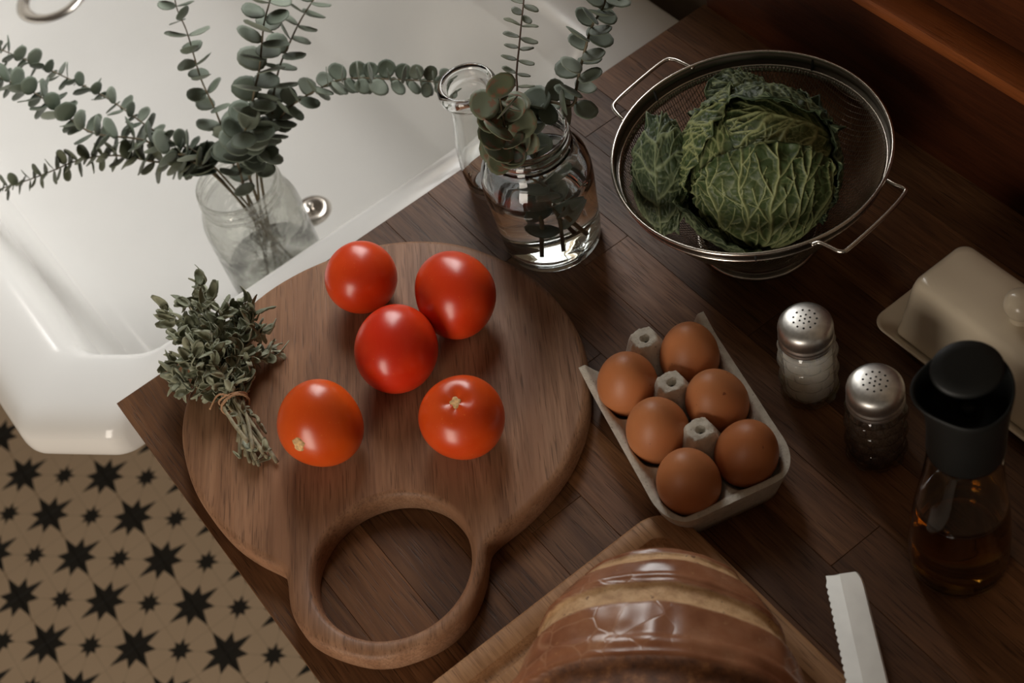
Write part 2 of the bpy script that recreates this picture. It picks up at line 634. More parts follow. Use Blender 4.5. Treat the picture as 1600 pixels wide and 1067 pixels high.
def tile_mat():
    g = G('star_tile')
    pos = g.n('ShaderNodeNewGeometry').outputs['Position']
    sp = g.n('ShaderNodeSeparateXYZ', {0: pos})
    ox, oy = -0.1664, 0.8380

    def cell(o, s, half):
        t = g.math('DIVIDE', g.math('SUBTRACT', s, o), TILE)
        t = g.math('ADD', t, half)
        return g.math('MULTIPLY', g.math('SUBTRACT', g.math('FRACT', t), 0.5), TILE)

    def star(half, r_axis, r_diag, r_in):
        x = cell(ox, sp.outputs[0], half)
        y = cell(oy, sp.outputs[1], half)
        r = g.math('SQRT', g.math('ADD', g.math('MULTIPLY', x, x), g.math('MULTIPLY', y, y)))
        a = g.math('ADD', g.math('ARCTAN2', y, x), 2 * PI + PI / 8)
        k = g.math('FLOOR', g.math('DIVIDE', a, PI / 4))
        fa = g.math('ABSOLUTE', g.math('SUBTRACT', g.math('SUBTRACT', a, g.math('MULTIPLY', k, PI / 4)), PI / 8))
        par = g.math('MODULO', k, 2.0)
        rt = g.math('ADD', r_axis * TILE, g.math('MULTIPLY', par, (r_diag - r_axis) * TILE))
        px = g.math('MULTIPLY', r, g.math('COSINE', fa))
        py = g.math('MULTIPLY', r, g.math('SINE', fa))
        vx, vy = r_in * TILE * math.cos(PI / 8), r_in * TILE * math.sin(PI / 8)
        e = g.math('SUBTRACT', g.math('MULTIPLY', g.math('SUBTRACT', px, rt), vy), g.math('MULTIPLY', py, g.math('SUBTRACT', vx, rt)))
        # thin hair lines that run out of the points
        hair = g.math('MULTIPLY', g.math('LESS_THAN', py, 0.0007), g.math('LESS_THAN', r, 0.72 * TILE))
        return g.math('LESS_THAN', e, 0.0), hair
    s1, h1 = star(0.5, 0.43, 0.33, 0.185)
    s2, h2 = star(0.0, 0.17, 0.20, 0.100)
    ink = g.math('MAXIMUM', s1, s2)
    hair = g.math('MULTIPLY', g.math('MAXIMUM', h1, h2), 0.22)
    v = g.obj()
    base = g.mix(g.noise(pos, 9.0, 4.0), (0.56, 0.42, 0.285), (0.66, 0.505, 0.35))
    base = g.mix(hair, base, (0.10, 0.07, 0.045))
    col = g.mix(ink, base, (0.020, 0.018, 0.014))
    g.set(Base_Color=col, Roughness=0.5)
    return g.m


M_tile = tile_mat()
M_grout = M_tile

# ------------------------------------------------------------------ structure: floor, wall, window
fl = from_bm('floor', bevel_box(-3.2, 0.7, -3.2, 3.0, FLOOR_Z - 0.06, FLOOR_Z - 0.0012, 0), M_tile, smooth=False)
tag(fl, kind='structure')
tb = bevel_box(-TILE / 2 + 0.0004, TILE / 2 - 0.0004, -TILE / 2 + 0.0004, TILE / 2 - 0.0004, -0.008, 0.0, 0.0006, 1)
tile_me = bpy.data.meshes.new('tile')
tb.to_mesh(tile_me); tb.free()
tile_me.materials.append(M_tile)
for i in range(-6, 3):
    for j in range(-15, 5):
        x = -0.1664 + (i + 0.5) * TILE
        y = 0.8380 + (j + 0.5) * TILE
        o = bpy.data.objects.new('tile', tile_me)
        COL.objects.link(o); o.parent = fl
        o.location = (x, y, FLOOR_Z)

bm = bmesh.new()


def add_box(bm, x0, x1, y0, y1, z0, z1):
    vs = [bm.verts.new((x, y, z)) for x in (x0, x1) for y in (y0, y1) for z in (z0, z1)]
    for f in ((0, 1, 3, 2), (4, 6, 7, 5), (0, 4, 5, 1), (2, 3, 7, 6), (0, 2, 6, 4), (1, 5, 7, 3)):
        bm.faces.new([vs[i] for i in f])


wy0, wy1, wz0, wz1 = WIN
add_box(bm, WALL_X, WALL_X + 0.15, -3.2, wy0, FLOOR_Z, 1.8)
add_box(bm, WALL_X, WALL_X + 0.15, wy1, 3.0, FLOOR_Z, 1.8)
add_box(bm, WALL_X, WALL_X + 0.15, wy0, wy1, FLOOR_Z, wz0)
add_box(bm, WALL_X, WALL_X + 0.15, wy0, wy1, wz1, 1.8)
wall = tag(from_bm('wall_back', bm, M_plaster, smooth=False), kind='structure')
# horizontal stained boards that clad the wall above the upstand
for k in range(2):
    z0 = 0.130 + k * 0.092
    from_bm('board', bevel_box(WALL_X - 0.012, WALL_X + 0.001, -1.6, 1.9, z0, z0 + 0.088, 0.003, 2), M_wallwood, wall)
# window frame
bm = bmesh.new()
t = 0.035
for a in ((wy0, wy0 + t, wz0, wz1), (wy1 - t, wy1, wz0, wz1), (wy0 + t, wy1 - t, wz0, wz0 + t), (wy0 + t, wy1 - t, wz1 - t, wz1), ((wy0 + wy1) / 2 - 0.02, (wy0 + wy1) / 2 + 0.02, wz0 + t, wz1 - t)):
    add_box(bm, WALL_X - 0.006, WALL_X + 0.028, *a)
win = tag(from_bm('window_1', bm, plain('white_paint', (0.72, 0.68, 0.6), 0.4), smooth=False), kind='structure')

# upstand board behind the worktop: window light on its ledge is painted as brighter wood
up = tag(from_bm('trim_1', bevel_box(0.6086, WALL_X, -1.6, -0.004, -0.002, 0.113, 0.0006, 1), M_upstand), kind='structure')
# unseen base cabinet, a plain dark carcass added to carry the worktop
carc = tag(from_bm('wall_front', bevel_box(0.055, WALL_X, -1.49, -0.02, FLOOR_Z, -0.0305, 0.002, 1), M_upstand), kind='structure')
sill = from_bm('ledge', bevel_box(0.604, WALL_X, -1.6, -0.004, 0.113, 0.1255, 0.003, 2), M_sill, up)

# ------------------------------------------------------------------ worktop of staves
SW = 0.0435
wt = thing('worktop', 'dark walnut butcher-block worktop of staggered staves beside the sink', 'worktop', (0, 0, -0.03))
JOINTS = {7: [-0.477, -0.11], 4: [-0.3216, -0.74], 8: [-0.62, -0.16], 9: [-0.30, -0.80], 5: [-0.56, -0.13], 6: [-0.235, -0.69], 3: [-0.52], 2: [-0.21, -0.66], 1: [-0.42], 0: [-0.60], 10: [-0.46, -0.05], 11: [-0.27, -0.7], 12: [-0.55], 13: [-0.15, -0.61]}
for k in range(14):
    cuts = [0.0] + sorted(JOINTS.get(k, [-0.5]), reverse=True) + [-1.5]
    for a, b in zip(cuts, cuts[1:]):
        o = from_bm('stave', bevel_box(-SW / 2 + 0.00008, SW / 2 - 0.00008, b - a + 0.00015 - (b - a) / 2, -(b - a) / 2 - 0.00015, 0, 0.03, 0.00025, 1), M_stave, wt, smooth=False)
        o.location = (k * SW + SW / 2, (a + b) / 2, random.uniform(-0.00006, 0.00006))

# ------------------------------------------------------------------ sink
RZ = -0.030
SY1 = 1.15


def sk(xc, yc, x1, y1, ch, r, z, rb=0.03, n=7):
    """ring with a cut front corner: front face x=xc, side y=yc"""
    return [(p.x, p.y, z) for p in rounded([(xc + ch, yc, r), (x1, yc, rb), (x1, y1, rb), (xc, y1, rb), (xc, yc + ch, r)], n)]


loops = []
xo, yo = -0.078, 0.010
ob = 0.606
loops.append(sk(0.06, 0.10, 0.50, SY1 - 0.1, 0.03, 0.02, -0.26))
loops.append(sk(0.04, 0.07, 0.56, SY1 - 0.06, 0.03, 0.02, -0.225))
loops.append(sk(0.02, 0.05, ob - 0.01, SY1 - 0.02, 0.03, 0.02, -0.10, 0.01))
loops.append(sk(xo + 0.016, yo + 0.016, ob, SY1, 0.060, 0.03, -0.0795, 0.006))
loops.append(sk(xo + 0.005, yo + 0.005, ob, SY1, 0.060, 0.03, -0.0765, 0.006))
loops.append(sk(xo, yo, ob, SY1, 0.060, 0.028, -0.071, 0.006))
loops.append(sk(xo, yo, ob, SY1, 0.060, 0.028, -0.050, 0.006))
loops.append(sk(xo + 0.004, yo + 0.003, ob, SY1, 0.060, 0.028, -0.040, 0.006))
loops.append(sk(xo + 0.014, yo + 0.010, ob - 0.003, SY1 - 0.003, 0.060, 0.030, -0.0325, 0.008))
loops.append(sk(xo + 0.028, yo + 0.020, ob - 0.012, SY1 - 0.012, 0.058, 0.035, RZ, 0.012))
loops.append(sk(xo + 0.050, yo + 0.036, 0.545, SY1 - 0.06, 0.055, 0.040, -0.0315, 0.03))
loops.append(sk(xo + 0.066, yo + 0.050, 0.515, SY1 - 0.07, 0.052, 0.045, -0.036, 0.035))
loops.append(sk(xo + 0.078, yo + 0.060, 0.500, SY1 - 0.08, 0.050, 0.050, -0.048, 0.045))
loops.append(sk(xo + 0.086, yo + 0.068, 0.490, SY1 - 0.09, 0.048, 0.050, -0.075, 0.05))
loops.append(sk(xo + 0.096, yo + 0.078, 0.455, SY1 - 0.10, 0.045, 0.055, -0.150, 0.06))
loops.append(sk(xo + 0.108, yo + 0.090, 0.415, SY1 - 0.12, 0.045, 0.055, -0.200, 0.06))
loops.append(sk(xo + 0.130, yo + 0.112, 0.385, SY1 - 0.15, 0.045, 0.055, -0.220, 0.06))
loops.append(sk(xo + 0.16, yo + 0.14, 0.350, SY1 - 0.19, 0.04, 0.05, -0.225, 0.06))
V, F = loft(loops)
sink = from_py('sink', V, F, M_porcelain)
tag(sink, 'white enamel sink with thick rolled rim let in beside the worktop', 'sink')
md = sink.modifiers.new('sub', 'SUBSURF'); md.levels = 2; md.render_levels = 2
dr = un(82, -4, -0.2235)
V, F = lathe([(0.048, -0.0), (0.047, 0.002), (0.043, 0.0034), (0.036, 0.003), (0.0335, 0.0015), (0.031, -0.0005), (0.029, -0.0012)], 48)
dro = from_py('drain_flange', V, F, M_steel)
dro.location = dr
tag(dro, 'round steel drain flange set in the far end of the sink', 'drain')
V, F = lathe([(0.0295, -0.001), (0.0, -0.001)], 48)
from_py('drain_hole', V, F, plain('drain_shadow', (0.12, 0.11, 0.10), 0.3, 1.0), dro, smooth=False)

# ------------------------------------------------------------------ round paddle board
BZ = 0.022
OUT = [(0.026, -0.0797), (0.0126, -0.1136), (0.0067, -0.1476), (0.0078, -0.1845), (0.0141, -0.2112), (0.0228, -0.2327), (0.0237, -0.2400), (0.0208, -0.2484), (0.0123, -0.2668), (0.0101, -0.2876), (0.0156, -0.3063), (0.0271, -0.3264), (0.0384, -0.339), (0.0537, -0.3479), (0.0793, -0.3551), (0.1040, -0.3512), (0.1265, -0.3360), (0.1400, -0.3215), (0.1520, -0.3185), (0.1776, -0.3178), (0.213, -0.3101), (0.2423, -0.2945), (0.2661, -0.2736), (0.2864, -0.2463), (0.300, -0.2143), (0.306, -0.1747), (0.3027, -0.1353), (0.2882, -0.0923), (0.266, -0.0603), (0.2372, -0.0361), (0.201, -0.0194), (0.1655, -0.0112), (0.1300, -0.0120), (0.085, -0.0260), (0.0500, -0.0505)]
hc, hr = Vector((0.0836, -0.2872)), 0.0548
pb = thing('paddle_board', 'round walnut cutting board with ring handle, tomatoes on top', 'cutting board', (0.156, -0.164, 0.0))
base = Vector((0.156, -0.164))
N = 240
ol = [Vector((p.x, p.y)) - base for p in smooth_loop(OUT, N)]
for _ in range(3):   # soften
    ol = [(ol[i - 1] + ol[i] * 2 + ol[(i + 1) % N]) / 4 for i in range(N)]
area2 = sum(ol[i].x * ol[(i + 1) % N].y - ol[(i + 1) % N].x * ol[i].y for i in range(N))
if area2 < 0: ol = ol[::-1]
prof = [(0.005, 0.0), (0.0018, 0.0009), (0.0, 0.0045), (0.0, 0.0165), (0.0008, 0.0195), (0.0026, 0.0213), (0.0055, 0.0220)]
NH = 96
hb = hc - base
hprof = [(0.0045, 0.0), (0.0012, 0.0012), (0.0, 0.005), (0.0, 0.0155), (0.0009, 0.0190), (0.0026, 0.0212), (0.0050, 0.0220)]
bm = bmesh.new()
rings = []
for d, z in prof:
    L = offset_loop(ol, d)
    rings.append([bm.verts.new((p.x, p.y, z)) for p in L])
for a, b in zip(rings, rings[1:]):
    for k in range(N): bm.faces.new((a[k], a[(k + 1) % N], b[(k + 1) % N], b[k]))
hrings = []
for d, z in hprof:
    hrings.append([bm.verts.new((hb.x + (hr + d) * math.cos(2 * PI * k / NH), hb.y + (hr + d) * math.sin(2 * PI * k / NH), z)) for k in range(NH)])
for a, b in zip(hrings, hrings[1:]):
    for k in range(NH): bm.faces.new((a[(k + 1) % NH], a[k], b[k], b[(k + 1) % NH]))


def ring_edges(r): return [bm.edges.get((r[k], r[(k + 1) % len(r)])) for k in range(len(r))]


bmesh.ops.triangle_fill(bm, edges=ring_edges(rings[-1]) + ring_edges(hrings[-1]), use_beauty=True, normal=(0, 0, 1))
bmesh.ops.triangle_fill(bm, edges=ring_edges(rings[0]) + ring_edges(hrings[0]), use_beauty=True, normal=(0, 0, -1))
bmesh.ops.recalc_face_normals(bm, faces=bm.faces[:])
from_bm('board_body', bm, M_board, pb, angle=50)

# ------------------------------------------------------------------ tomatoes
def cam_dir(x, y, z): return Vector(CR @ np.array([x, y, z]))


def tomato(px, py, r, axis, squash, lobes, dimple, label, scar, seed, stretch=(1, 1)):
    c = un(px, py, BZ + r * 0.93)
    root = thing('tomato', label, 'tomato', (c.x, c.y, BZ), 0, 'ripe tomatoes on the round board')
    ax = Vector(axis).normalized()
    q = ax.to_track_quat('Z', 'Y').to_matrix()
    nu, nv = 64, 40
    V, F = [], []
    rr = random.Random(seed)
    ph = rr.uniform(0, 6)
    for i in range(nv + 1):
        th = PI * i / nv
        for k in range(nu):
            a = 2 * PI * k / nu
            lob = 1 + lobes * math.sin(th) ** 1.5 * (0.6 * math.cos(3 * a + ph) + 0.5 * math.cos(2 * a + ph * 2)) + (0.02 if dimple > 0.12 else 0.0) * math.cos(4 * a + ph) * math.exp(-(th / 0.6) ** 2)
            rad = r * lob
            v = Vector((rad * math.sin(th) * math.cos(a) * stretch[0], rad * math.sin(th) * math.sin(a) * stretch[1], rad * squash * math.cos(th)))
            v.z -= r * dimple * math.exp(-(th / 0.36) ** 2)
            v.z += r * dimple * 0.35 * math.exp(-((PI - th) / 0.3) ** 2)
            V.append(q @ v)
    zmin = min(v.z for v in V)
    for v in V: v.z -= zmin
    for i in range(nv):
        for k in range(nu):
            F.append((i * nu + k, (i + 1) * nu + k, (i + 1) * nu + (k + 1) % nu, i * nu + (k + 1) % nu))
    from_py('fruit', V, F, M_tomato, root)
    if scar:
        tip = q @ Vector((0, 0, r * squash - r * dimple)) + Vector((0, 0, -zmin))
        vs, fs = lathe([(0.0, 0.0008), (0.0014 * scar, 0.0006), (0.0026 * scar, 0.0009), (0.0037 * scar, 0.0003), (0.0042 * scar, -0.0010)], 18)
        vs = [tip + q @ Vector((v[0] * (1 + 0.2 * math.sin(5 * math.atan2(v[1], v[0]))), v[1] * 1.25, v[2])) for v in vs]
        from_py('stem_scar', vs, fs, M_scar, root)
    return root


tomato(565, 435, 0.0277, (0.1, 0.2, -1), 1.0, 0.012, 0.05, 'smallest and roundest tomato, nearest the sink rim, no stem scar showing', False, 1)
tomato(712, 462, 0.0318, cam_dir(0.75, 0.1, -0.6), 0.90, 0.048, 0.10, 'broad slightly lobed tomato nearest the eucalyptus jar on the worktop', False, 2, (1.04, 1.0))
tomato(620, 548, 0.0311, cam_dir(0.15, 0.75, -0.6), 1.07, 0.015, 0.05, 'egg-shaped tomato in the middle of the five, no stem scar showing', False, 3, (0.98, 1.0))
tomato(501, 664, 0.0310, cam_dir(-0.42, -0.46, 0.78), 0.92, 0.045, 0.0, 'lopsided tomato nearest the herb bunch with a scar low on its side', 1.15, 4, (1.03, 1.0))
tomato(722, 652, 0.0300, cam_dir(-0.16, 0.47, 0.86), 0.95, 0.020, 0.16, 'tomato near the egg carton with a dimpled stem scar on top', 1.0, 5)

# ------------------------------------------------------------------ egg carton and eggs
EC = [un(980, 597, 0.042), un(1077, 552, 0.042), un(1027, 670, 0.042), un(1119, 625, 0.042), un(1075, 750, 0.042), un(1167, 705, 0.042)]
ca = Vector((0.3106, -0.3022)); cb = Vector((0.2874, -0.3910))
cl = (cb - ca).normalized()
cx = Vector((-cl.y, cl.x))                       # across, pointing away from the board
mid = (ca + cb) / 2
L0, L1, HW = -0.0745, 0.0725, 0.0490              # along from mid
ct = thing('egg_carton', 'grey pulp half-dozen egg tray with cones between brown eggs', 'egg carton', (mid.x, mid.y, 0))
eggs_local = [((Vector((e.x, e.y)) - mid).dot(cl), (Vector((e.x, e.y)) - mid).dot(cx)) for e in EC]
posts = [(-0.0655, 0.0), (-0.0222, 0.0), (0.0222, 0.0)]
na, nb = 150, 110
V = []
for i in range(na + 1):
    for j in range(nb + 1):
        a = L0 + (L1 - L0) * i / na
        b = -HW + 2 * HW * j / nb
        # rounded far end
        hw = HW
        if a > L1 - 0.028:
            t = (a - (L1 - 0.028)) / 0.028
            hw = HW - 0.020 * (1 - math.sqrt(max(0, 1 - t * t)))
        b *= hw / HW
        dw = min(min(math.hypot(a - e[0], b - e[1]) for e in eggs_local), 9)
        z = 0.012 + 0.018 * min(1.0, (dw / 0.0245)) ** 2.2
        edge = min(hw - abs(b), L1 - a)
        edge_open = a - L0
        rim = 0.0345
        fl_ = min(1.0, max(0.0, (0.010 - edge) / 0.006))
        zz = z + (rim - z) * (fl_ * fl_ * (3 - 2 * fl_))
        # the torn end rises only at its two corners
        if edge_open < 0.02:
            k = 1 - edge_open / 0.02
            side = min(1, max(0, (abs(b) - 0.024) / 0.02))
            zz = zz * (1 - k) + k * (0.014 + 0.026 * side ** 1.5)
        for p in posts:
            d = max(abs(a - p[0]) * 1.0 + 0.25 * abs(b - p[1]), abs(b - p[1]) * 1.0 + 0.25 * abs(a - p[0]))
            pz = 0.0530 - max(0, d - 0.0088) * 3.0
            hole = math.hypot(a - p[0] - 0.001, (b - p[1]))
            if hole < 0.0032: pz -= 0.007 * min(1, (0.0032 - hole) / 0.0012)
            pz += 0.0008 * mnoise.noise(Vector((a * 260, b * 260, 9)))
            zz = max(zz, pz)
        n_ = mnoise.noise(Vector((a * 190, b * 190, 2.3))) * 0.00035 + mnoise.noise(Vector((a * 60, b * 60, 5))) * 0.0006
        P = cl * a + cx * b
        V.append((P.x, P.y, zz + n_ + 0.0018))
F = [(i * (nb + 1) + j, (i + 1) * (nb + 1) + j, (i + 1) * (nb + 1) + j + 1, i * (nb + 1) + j + 1) for i in range(na) for j in range(nb)]
# outside skirt: walls that run down from the rim to the table
rimidx = [i * (nb + 1) for i in range(na + 1)] + [na * (nb + 1) + j for j in range(1, nb + 1)] + [i * (nb + 1) + nb for i in range(na - 1, -1, -1)]
cen = Vector((0, 0))
base_i = len(V)
for s_, zf in ((0.985, 0.9), (0.90, 0.3), (0.86, 0.0)):
    for ri in rimidx:
        v = V[ri]
        V.append((v[0] * s_, v[1] * s_, max(0.0006, v[2] * zf)))
m_ = len(rimidx)
for q in range(3):
    for k in range(m_ - 1):
        a0 = rimidx[k] if q == 0 else base_i + (q - 1) * m_ + k
        a1 = rimidx[k + 1] if q == 0 else base_i + (q - 1) * m_ + k + 1
        F.append((a0, base_i + q * m_ + k, base_i + q * m_ + k + 1, a1))
tray = from_py('tray', V, F, M_carton, ct, angle=60)
md = tray.modifiers.new('thick', 'SOLIDIFY'); md.thickness = 0.0012; md.offset = -1
for p in posts:
    P = cl * (p[0] + 0.001) + cx * p[1]
    vs, fs = lathe([(0.0, 0), (0.0024, 0.0)], 12)
    from_py('cone_hole', [(v[0] + P.x, v[1] + P.y, 0.0486) for v in vs], fs, M_hole, ct, smooth=False)

egg_labels = ['brown egg at the torn end of the carton, nearest the round board',
              'brown egg at the torn end of the carton, nearest the colander',
              'pale matte brown egg in the middle row nearest the round board',
              'dark glossy brown egg in the middle row nearest the salt shaker',
              'brown egg with dark specks at the rounded corner nearest the loaf',
              'brown egg at the rounded end of the carton nearest the pepper shaker']
tilts = [(0.10, 0.05), (0.25, 0.3), (-0.05, 0.05), (0.3, 0.1), (0.05, -0.1), (0.35, 0.35)]
er = [0.0213, 0.0209, 0.0216, 0.0214, 0.0213, 0.0211]
for k, e in enumerate(EC):
    prof = []
    nn = 30
    r = er[k]
    for i in range(nn + 1):
        th = PI * i / nn
        z = math.cos(th)
        rad = math.sin(th) * (1 - 0.10 * z)
        prof.append((0.0 if i in (0, nn) else rad * r, z * r * 1.22))
    V, F = lathe(prof[::-1], 48)
    o = from_py('egg', V, F, M_egg)
    o.location = (e.x, e.y, 0.0150 + r * 1.22)
    o.rotation_euler = (tilts[k][0] * 0.6, tilts[k][1] * 0.6, k * 1.3)
    tag(o, egg_labels[k], 'egg', 'brown eggs in the carton')

# ------------------------------------------------------------------ glass vessels
def vessel(root, outer, wall_t, bottom_t, mat, seg=72, name='glass_body', wobble=0.0):
    """outer: profile (r,z) from base centre outwards up to the lip; inner wall offset by wall_t"""
    inner = []
    for r, z in reversed(outer):
        if z < bottom_t: continue
        inner.append((max(r - wall_t, 0.001), z))
    lipr, lipz = outer[-1]
    lip = [(lipr - wall_t * 0.25, lipz + wall_t * 0.35), (lipr - wall_t * 0.75, lipz + wall_t * 0.35)]
    rb = inner[-1][0]
    prof = [(0, outer[0][1])] + outer + lip + inner + [(rb * 0.9, bottom_t), (0, bottom_t)]
    V, F = lathe(prof, seg)
    if wobble:
        V = [(v[0] * (1 + wobble * mnoise.noise(Vector(v) * 55)), v[1] * (1 + wobble * mnoise.noise(Vector(v) * 55 + Vector((9, 0, 0)))), v[2]) for v in V]
    o = from_py(name, V, F, mat, root)
    bm = bmesh.new(); bm.from_mesh(o.data); bmesh.ops.recalc_face_normals(bm, faces=bm.faces[:]); bm.to_mesh(o.data); bm.free()
    return o, inner[::-1]


def water(root, inner, level, mat, grow=0.00025, name='water', seg=72, bottom=None):
    pr = [(r + grow, z) for r, z in inner if z < level]
    # radius at level
    pts = inner
    rl = pts[-1][0]
    for (r0, z0), (r1, z1) in zip(pts, pts[1:]):
        if z0 <= level <= z1:
            rl = r0 + (r1 - r0) * (level - z0) / max(1e-9, z1 - z0)
    z0 = (bottom if bottom is not None else inner[0][1]) - grow
    prof = [(0, z0), (pr[0][0] * 0.9, z0)] + pr + [(rl + grow, level), (rl - 0.0015, level - 0.0006), (0, level - 0.0006)]
    V, F = lathe(prof, seg)
    o = from_py(name, V, F, mat, root)
    bm = bmesh.new(); bm.from_mesh(o.data); bmesh.ops.recalc_face_normals(bm, faces=bm.faces[:]); bm.to_mesh(o.data); bm.free()
    return o


# carafe with thick lip beside the sink
cf = thing('carafe', 'empty clear glass carafe with thick rounded lip beside the sink rim', 'carafe', (0.3515, -0.0352, 0))
cprof = [(0.017, 0.0), (0.0210, 0.0012), (0.0226, 0.005), (0.0236, 0.018), (0.0240, 0.032), (0.0232, 0.048), (0.0212, 0.062), (0.0188, 0.076), (0.0176, 0.088), (0.0178, 0.094), (0.0188, 0.0985), (0.0215, 0.1000), (0.0234, 0.1030), (0.0240, 0.1070), (0.0234, 0.1110), (0.0218, 0.1136), (0.0198, 0.1142), (0.0180, 0.1125), (0.0168, 0.1080), (0.0160, 0.1000), (0.0158, 0.088), (0.0170, 0.076), (0.0194, 0.062), (0.0214, 0.048), (0.0222, 0.032), (0.0217, 0.018), (0.0200, 0.008), (0.0150, 0.0062), (0.0, 0.0060)]
V, F = lathe([(0.0, 0.0)] + cprof, 72)
V = [(v[0] * (1 + 0.006 * mnoise.noise(Vector(v) * 70)), v[1] * (1 + 0.006 * mnoise.noise(Vector(v) * 70 + Vector((9, 0, 0)))), v[2]) for v in V]
o = from_py('glass_body', V, F, M_glass, cf)
bm = bmesh.new(); bm.from_mesh(o.data); bmesh.ops.recalc_face_normals(bm, faces=bm.faces[:]); bm.to_mesh(o.data); bm.free()

# counter jar with threads, water
jb = un(866, 373, 0.0)
JAR = (jb.x, jb.y)
jr = thing('preserve_jar', 'clear glass preserving jar of water holding eucalyptus on the worktop', 'jar', (JAR[0], JAR[1], 0))
jo = [(0.030, 0.0), (0.0362, 0.0015), (0.0385, 0.006), (0.0395, 0.015), (0.0412, 0.045), (0.0425, 0.066), (0.0424, 0.078), (0.0405, 0.088), (0.0360, 0.0950), (0.0322, 0.0985), (0.0312, 0.1015), (0.0313, 0.1040), (0.0324, 0.1050), (0.0324, 0.1062), (0.0312, 0.1074), (0.0312, 0.1092), (0.0323, 0.1102), (0.0323, 0.1114), (0.0311, 0.1126), (0.0310, 0.1150), (0.0318, 0.1165), (0.0318, 0.1185), (0.0312, 0.1200)]
jbody, jin = vessel(jr, jo, 0.0026, 0.0075, M_glass, wobble=0.003)
water(jr, jin, 0.078, M_water, bottom=0.0075)

# sink mason jar
sjb = un(369, 284, -0.055)
SJ = (sjb.x, sjb.y, -0.2235)
sj = thing('mason_jar', 'large ribbed glass mason jar of eucalyptus branches standing in the sink', 'jar', SJ)
so = [(0.040, 0.0), (0.0440, 0.002), (0.0468, 0.008), (0.0475, 0.020), (0.0478, 0.080), (0.0478, 0.118), (0.0472, 0.128), (0.0450, 0.137), (0.0412, 0.144), (0.0392, 0.1475), (0.0392, 0.1500), (0.0408, 0.1512), (0.0408, 0.1528), (0.0392, 0.1542), (0.0392, 0.1562), (0.0407, 0.1574), (0.0407, 0.1590), (0.0391, 0.1604), (0.0390, 0.1640), (0.0397, 0.1655), (0.0394, 0.1680)]
sbody, sin_ = vessel(sj, so, 0.0028, 0.006, M_jarglass, wobble=0.006)
water(sj, sin_, 0.060, M_water, bottom=0.006)
# small steel strainer lying behind the mason jar
stp = un(488, 330, -0.2235)
V, F = lathe([(0.0, 0.004), (0.006, 0.004), (0.010, 0.006), (0.016, 0.0065), (0.019, 0.005), (0.021, 0.002), (0.021, 0.0)], 40)
stn = from_py('sink_strainer', V, F, M_steel)
stn.location = (stp.x, stp.y, -0.2248)
tag(stn, 'small shiny steel sink strainer half hidden behind the mason jar', 'strainer')
V, F = lathe([(0.0, 0.014), (0.003, 0.0135), (0.004, 0.011), (0.0025, 0.008), (0.0025, 0.004)], 20)
from_py('knob', V, F, M_steel, stn)

# ------------------------------------------------------------------ eucalyptus
def leaf_mesh(name, mat, seed, length=1.0, width=1.0, cup=0.18, thick=0.03):
    """unit leaf: base at the origin, blade along +X, normal +Z"""
    rr = random.Random(seed)
    nr, nsx = 4, 14
    top = [Vector((0.5 * length, 0, 0))]
    for i in range(1, nr + 1):
        f = i / nr
        for k in range(nsx):
            a = 2 * PI * k / nsx
            x = 0.5 * length + 0.5 * length * f * math.cos(a)
            y = 0.5 * width * f * math.sin(a) * (1.0 + 0.10 * math.cos(a)) * (1 + 0.05 * math.sin(3 * a + seed))
            z = cup * ((x / length - 0.45) ** 2 * 0.9 + abs(y) ** 1.5 * 0.9) + 0.02 * f * math.sin(2 * a + seed) + 0.012 * rr.uniform(-1, 1) * f
            top.append(Vector((x, y, z)))
    z0 = min(v.z for v in top if v.x < 0.15 * length)
    for v in top: v.z -= z0
    n = len(top)
    V = top + [v - Vector((0, 0, thick)) for v in top]
    F = []
    for k in range(nsx):
        k2 = (k + 1) % nsx
        F.append((0, 1 + k, 1 + k2)); F.append((n, n + 1 + k2, n + 1 + k))
        for i in range(nr - 1):
            a, b, c, d = 1 + i * nsx + k, 1 + i * nsx + k2, 1 + (i + 1) * nsx + k2, 1 + (i + 1) * nsx + k
            F.append((a, d, c, b)); F.append((n + a, n + b, n + c, n + d))
        a, b = 1 + (nr - 1) * nsx + k, 1 + (nr - 1) * nsx + k2
        F.append((a, n + a, n + b, b))
    me = bpy.data.meshes.new(name)
    me.from_pydata([tuple(v) for v in V], [], F)
    me.update(); me.shade_smooth()
    me.materials.append(mat)
    return me


LEAVES = {m.name: [leaf_mesh('leaf', m, s, 1.0, w, c) for s, w, c in ((1, 0.98, 0.3), (2, 1.08, 0.15), (3, 0.9, 0.45), (4, 1.0, 0.05))] for m in (M_euca, M_euca_green, M_euca_red)}


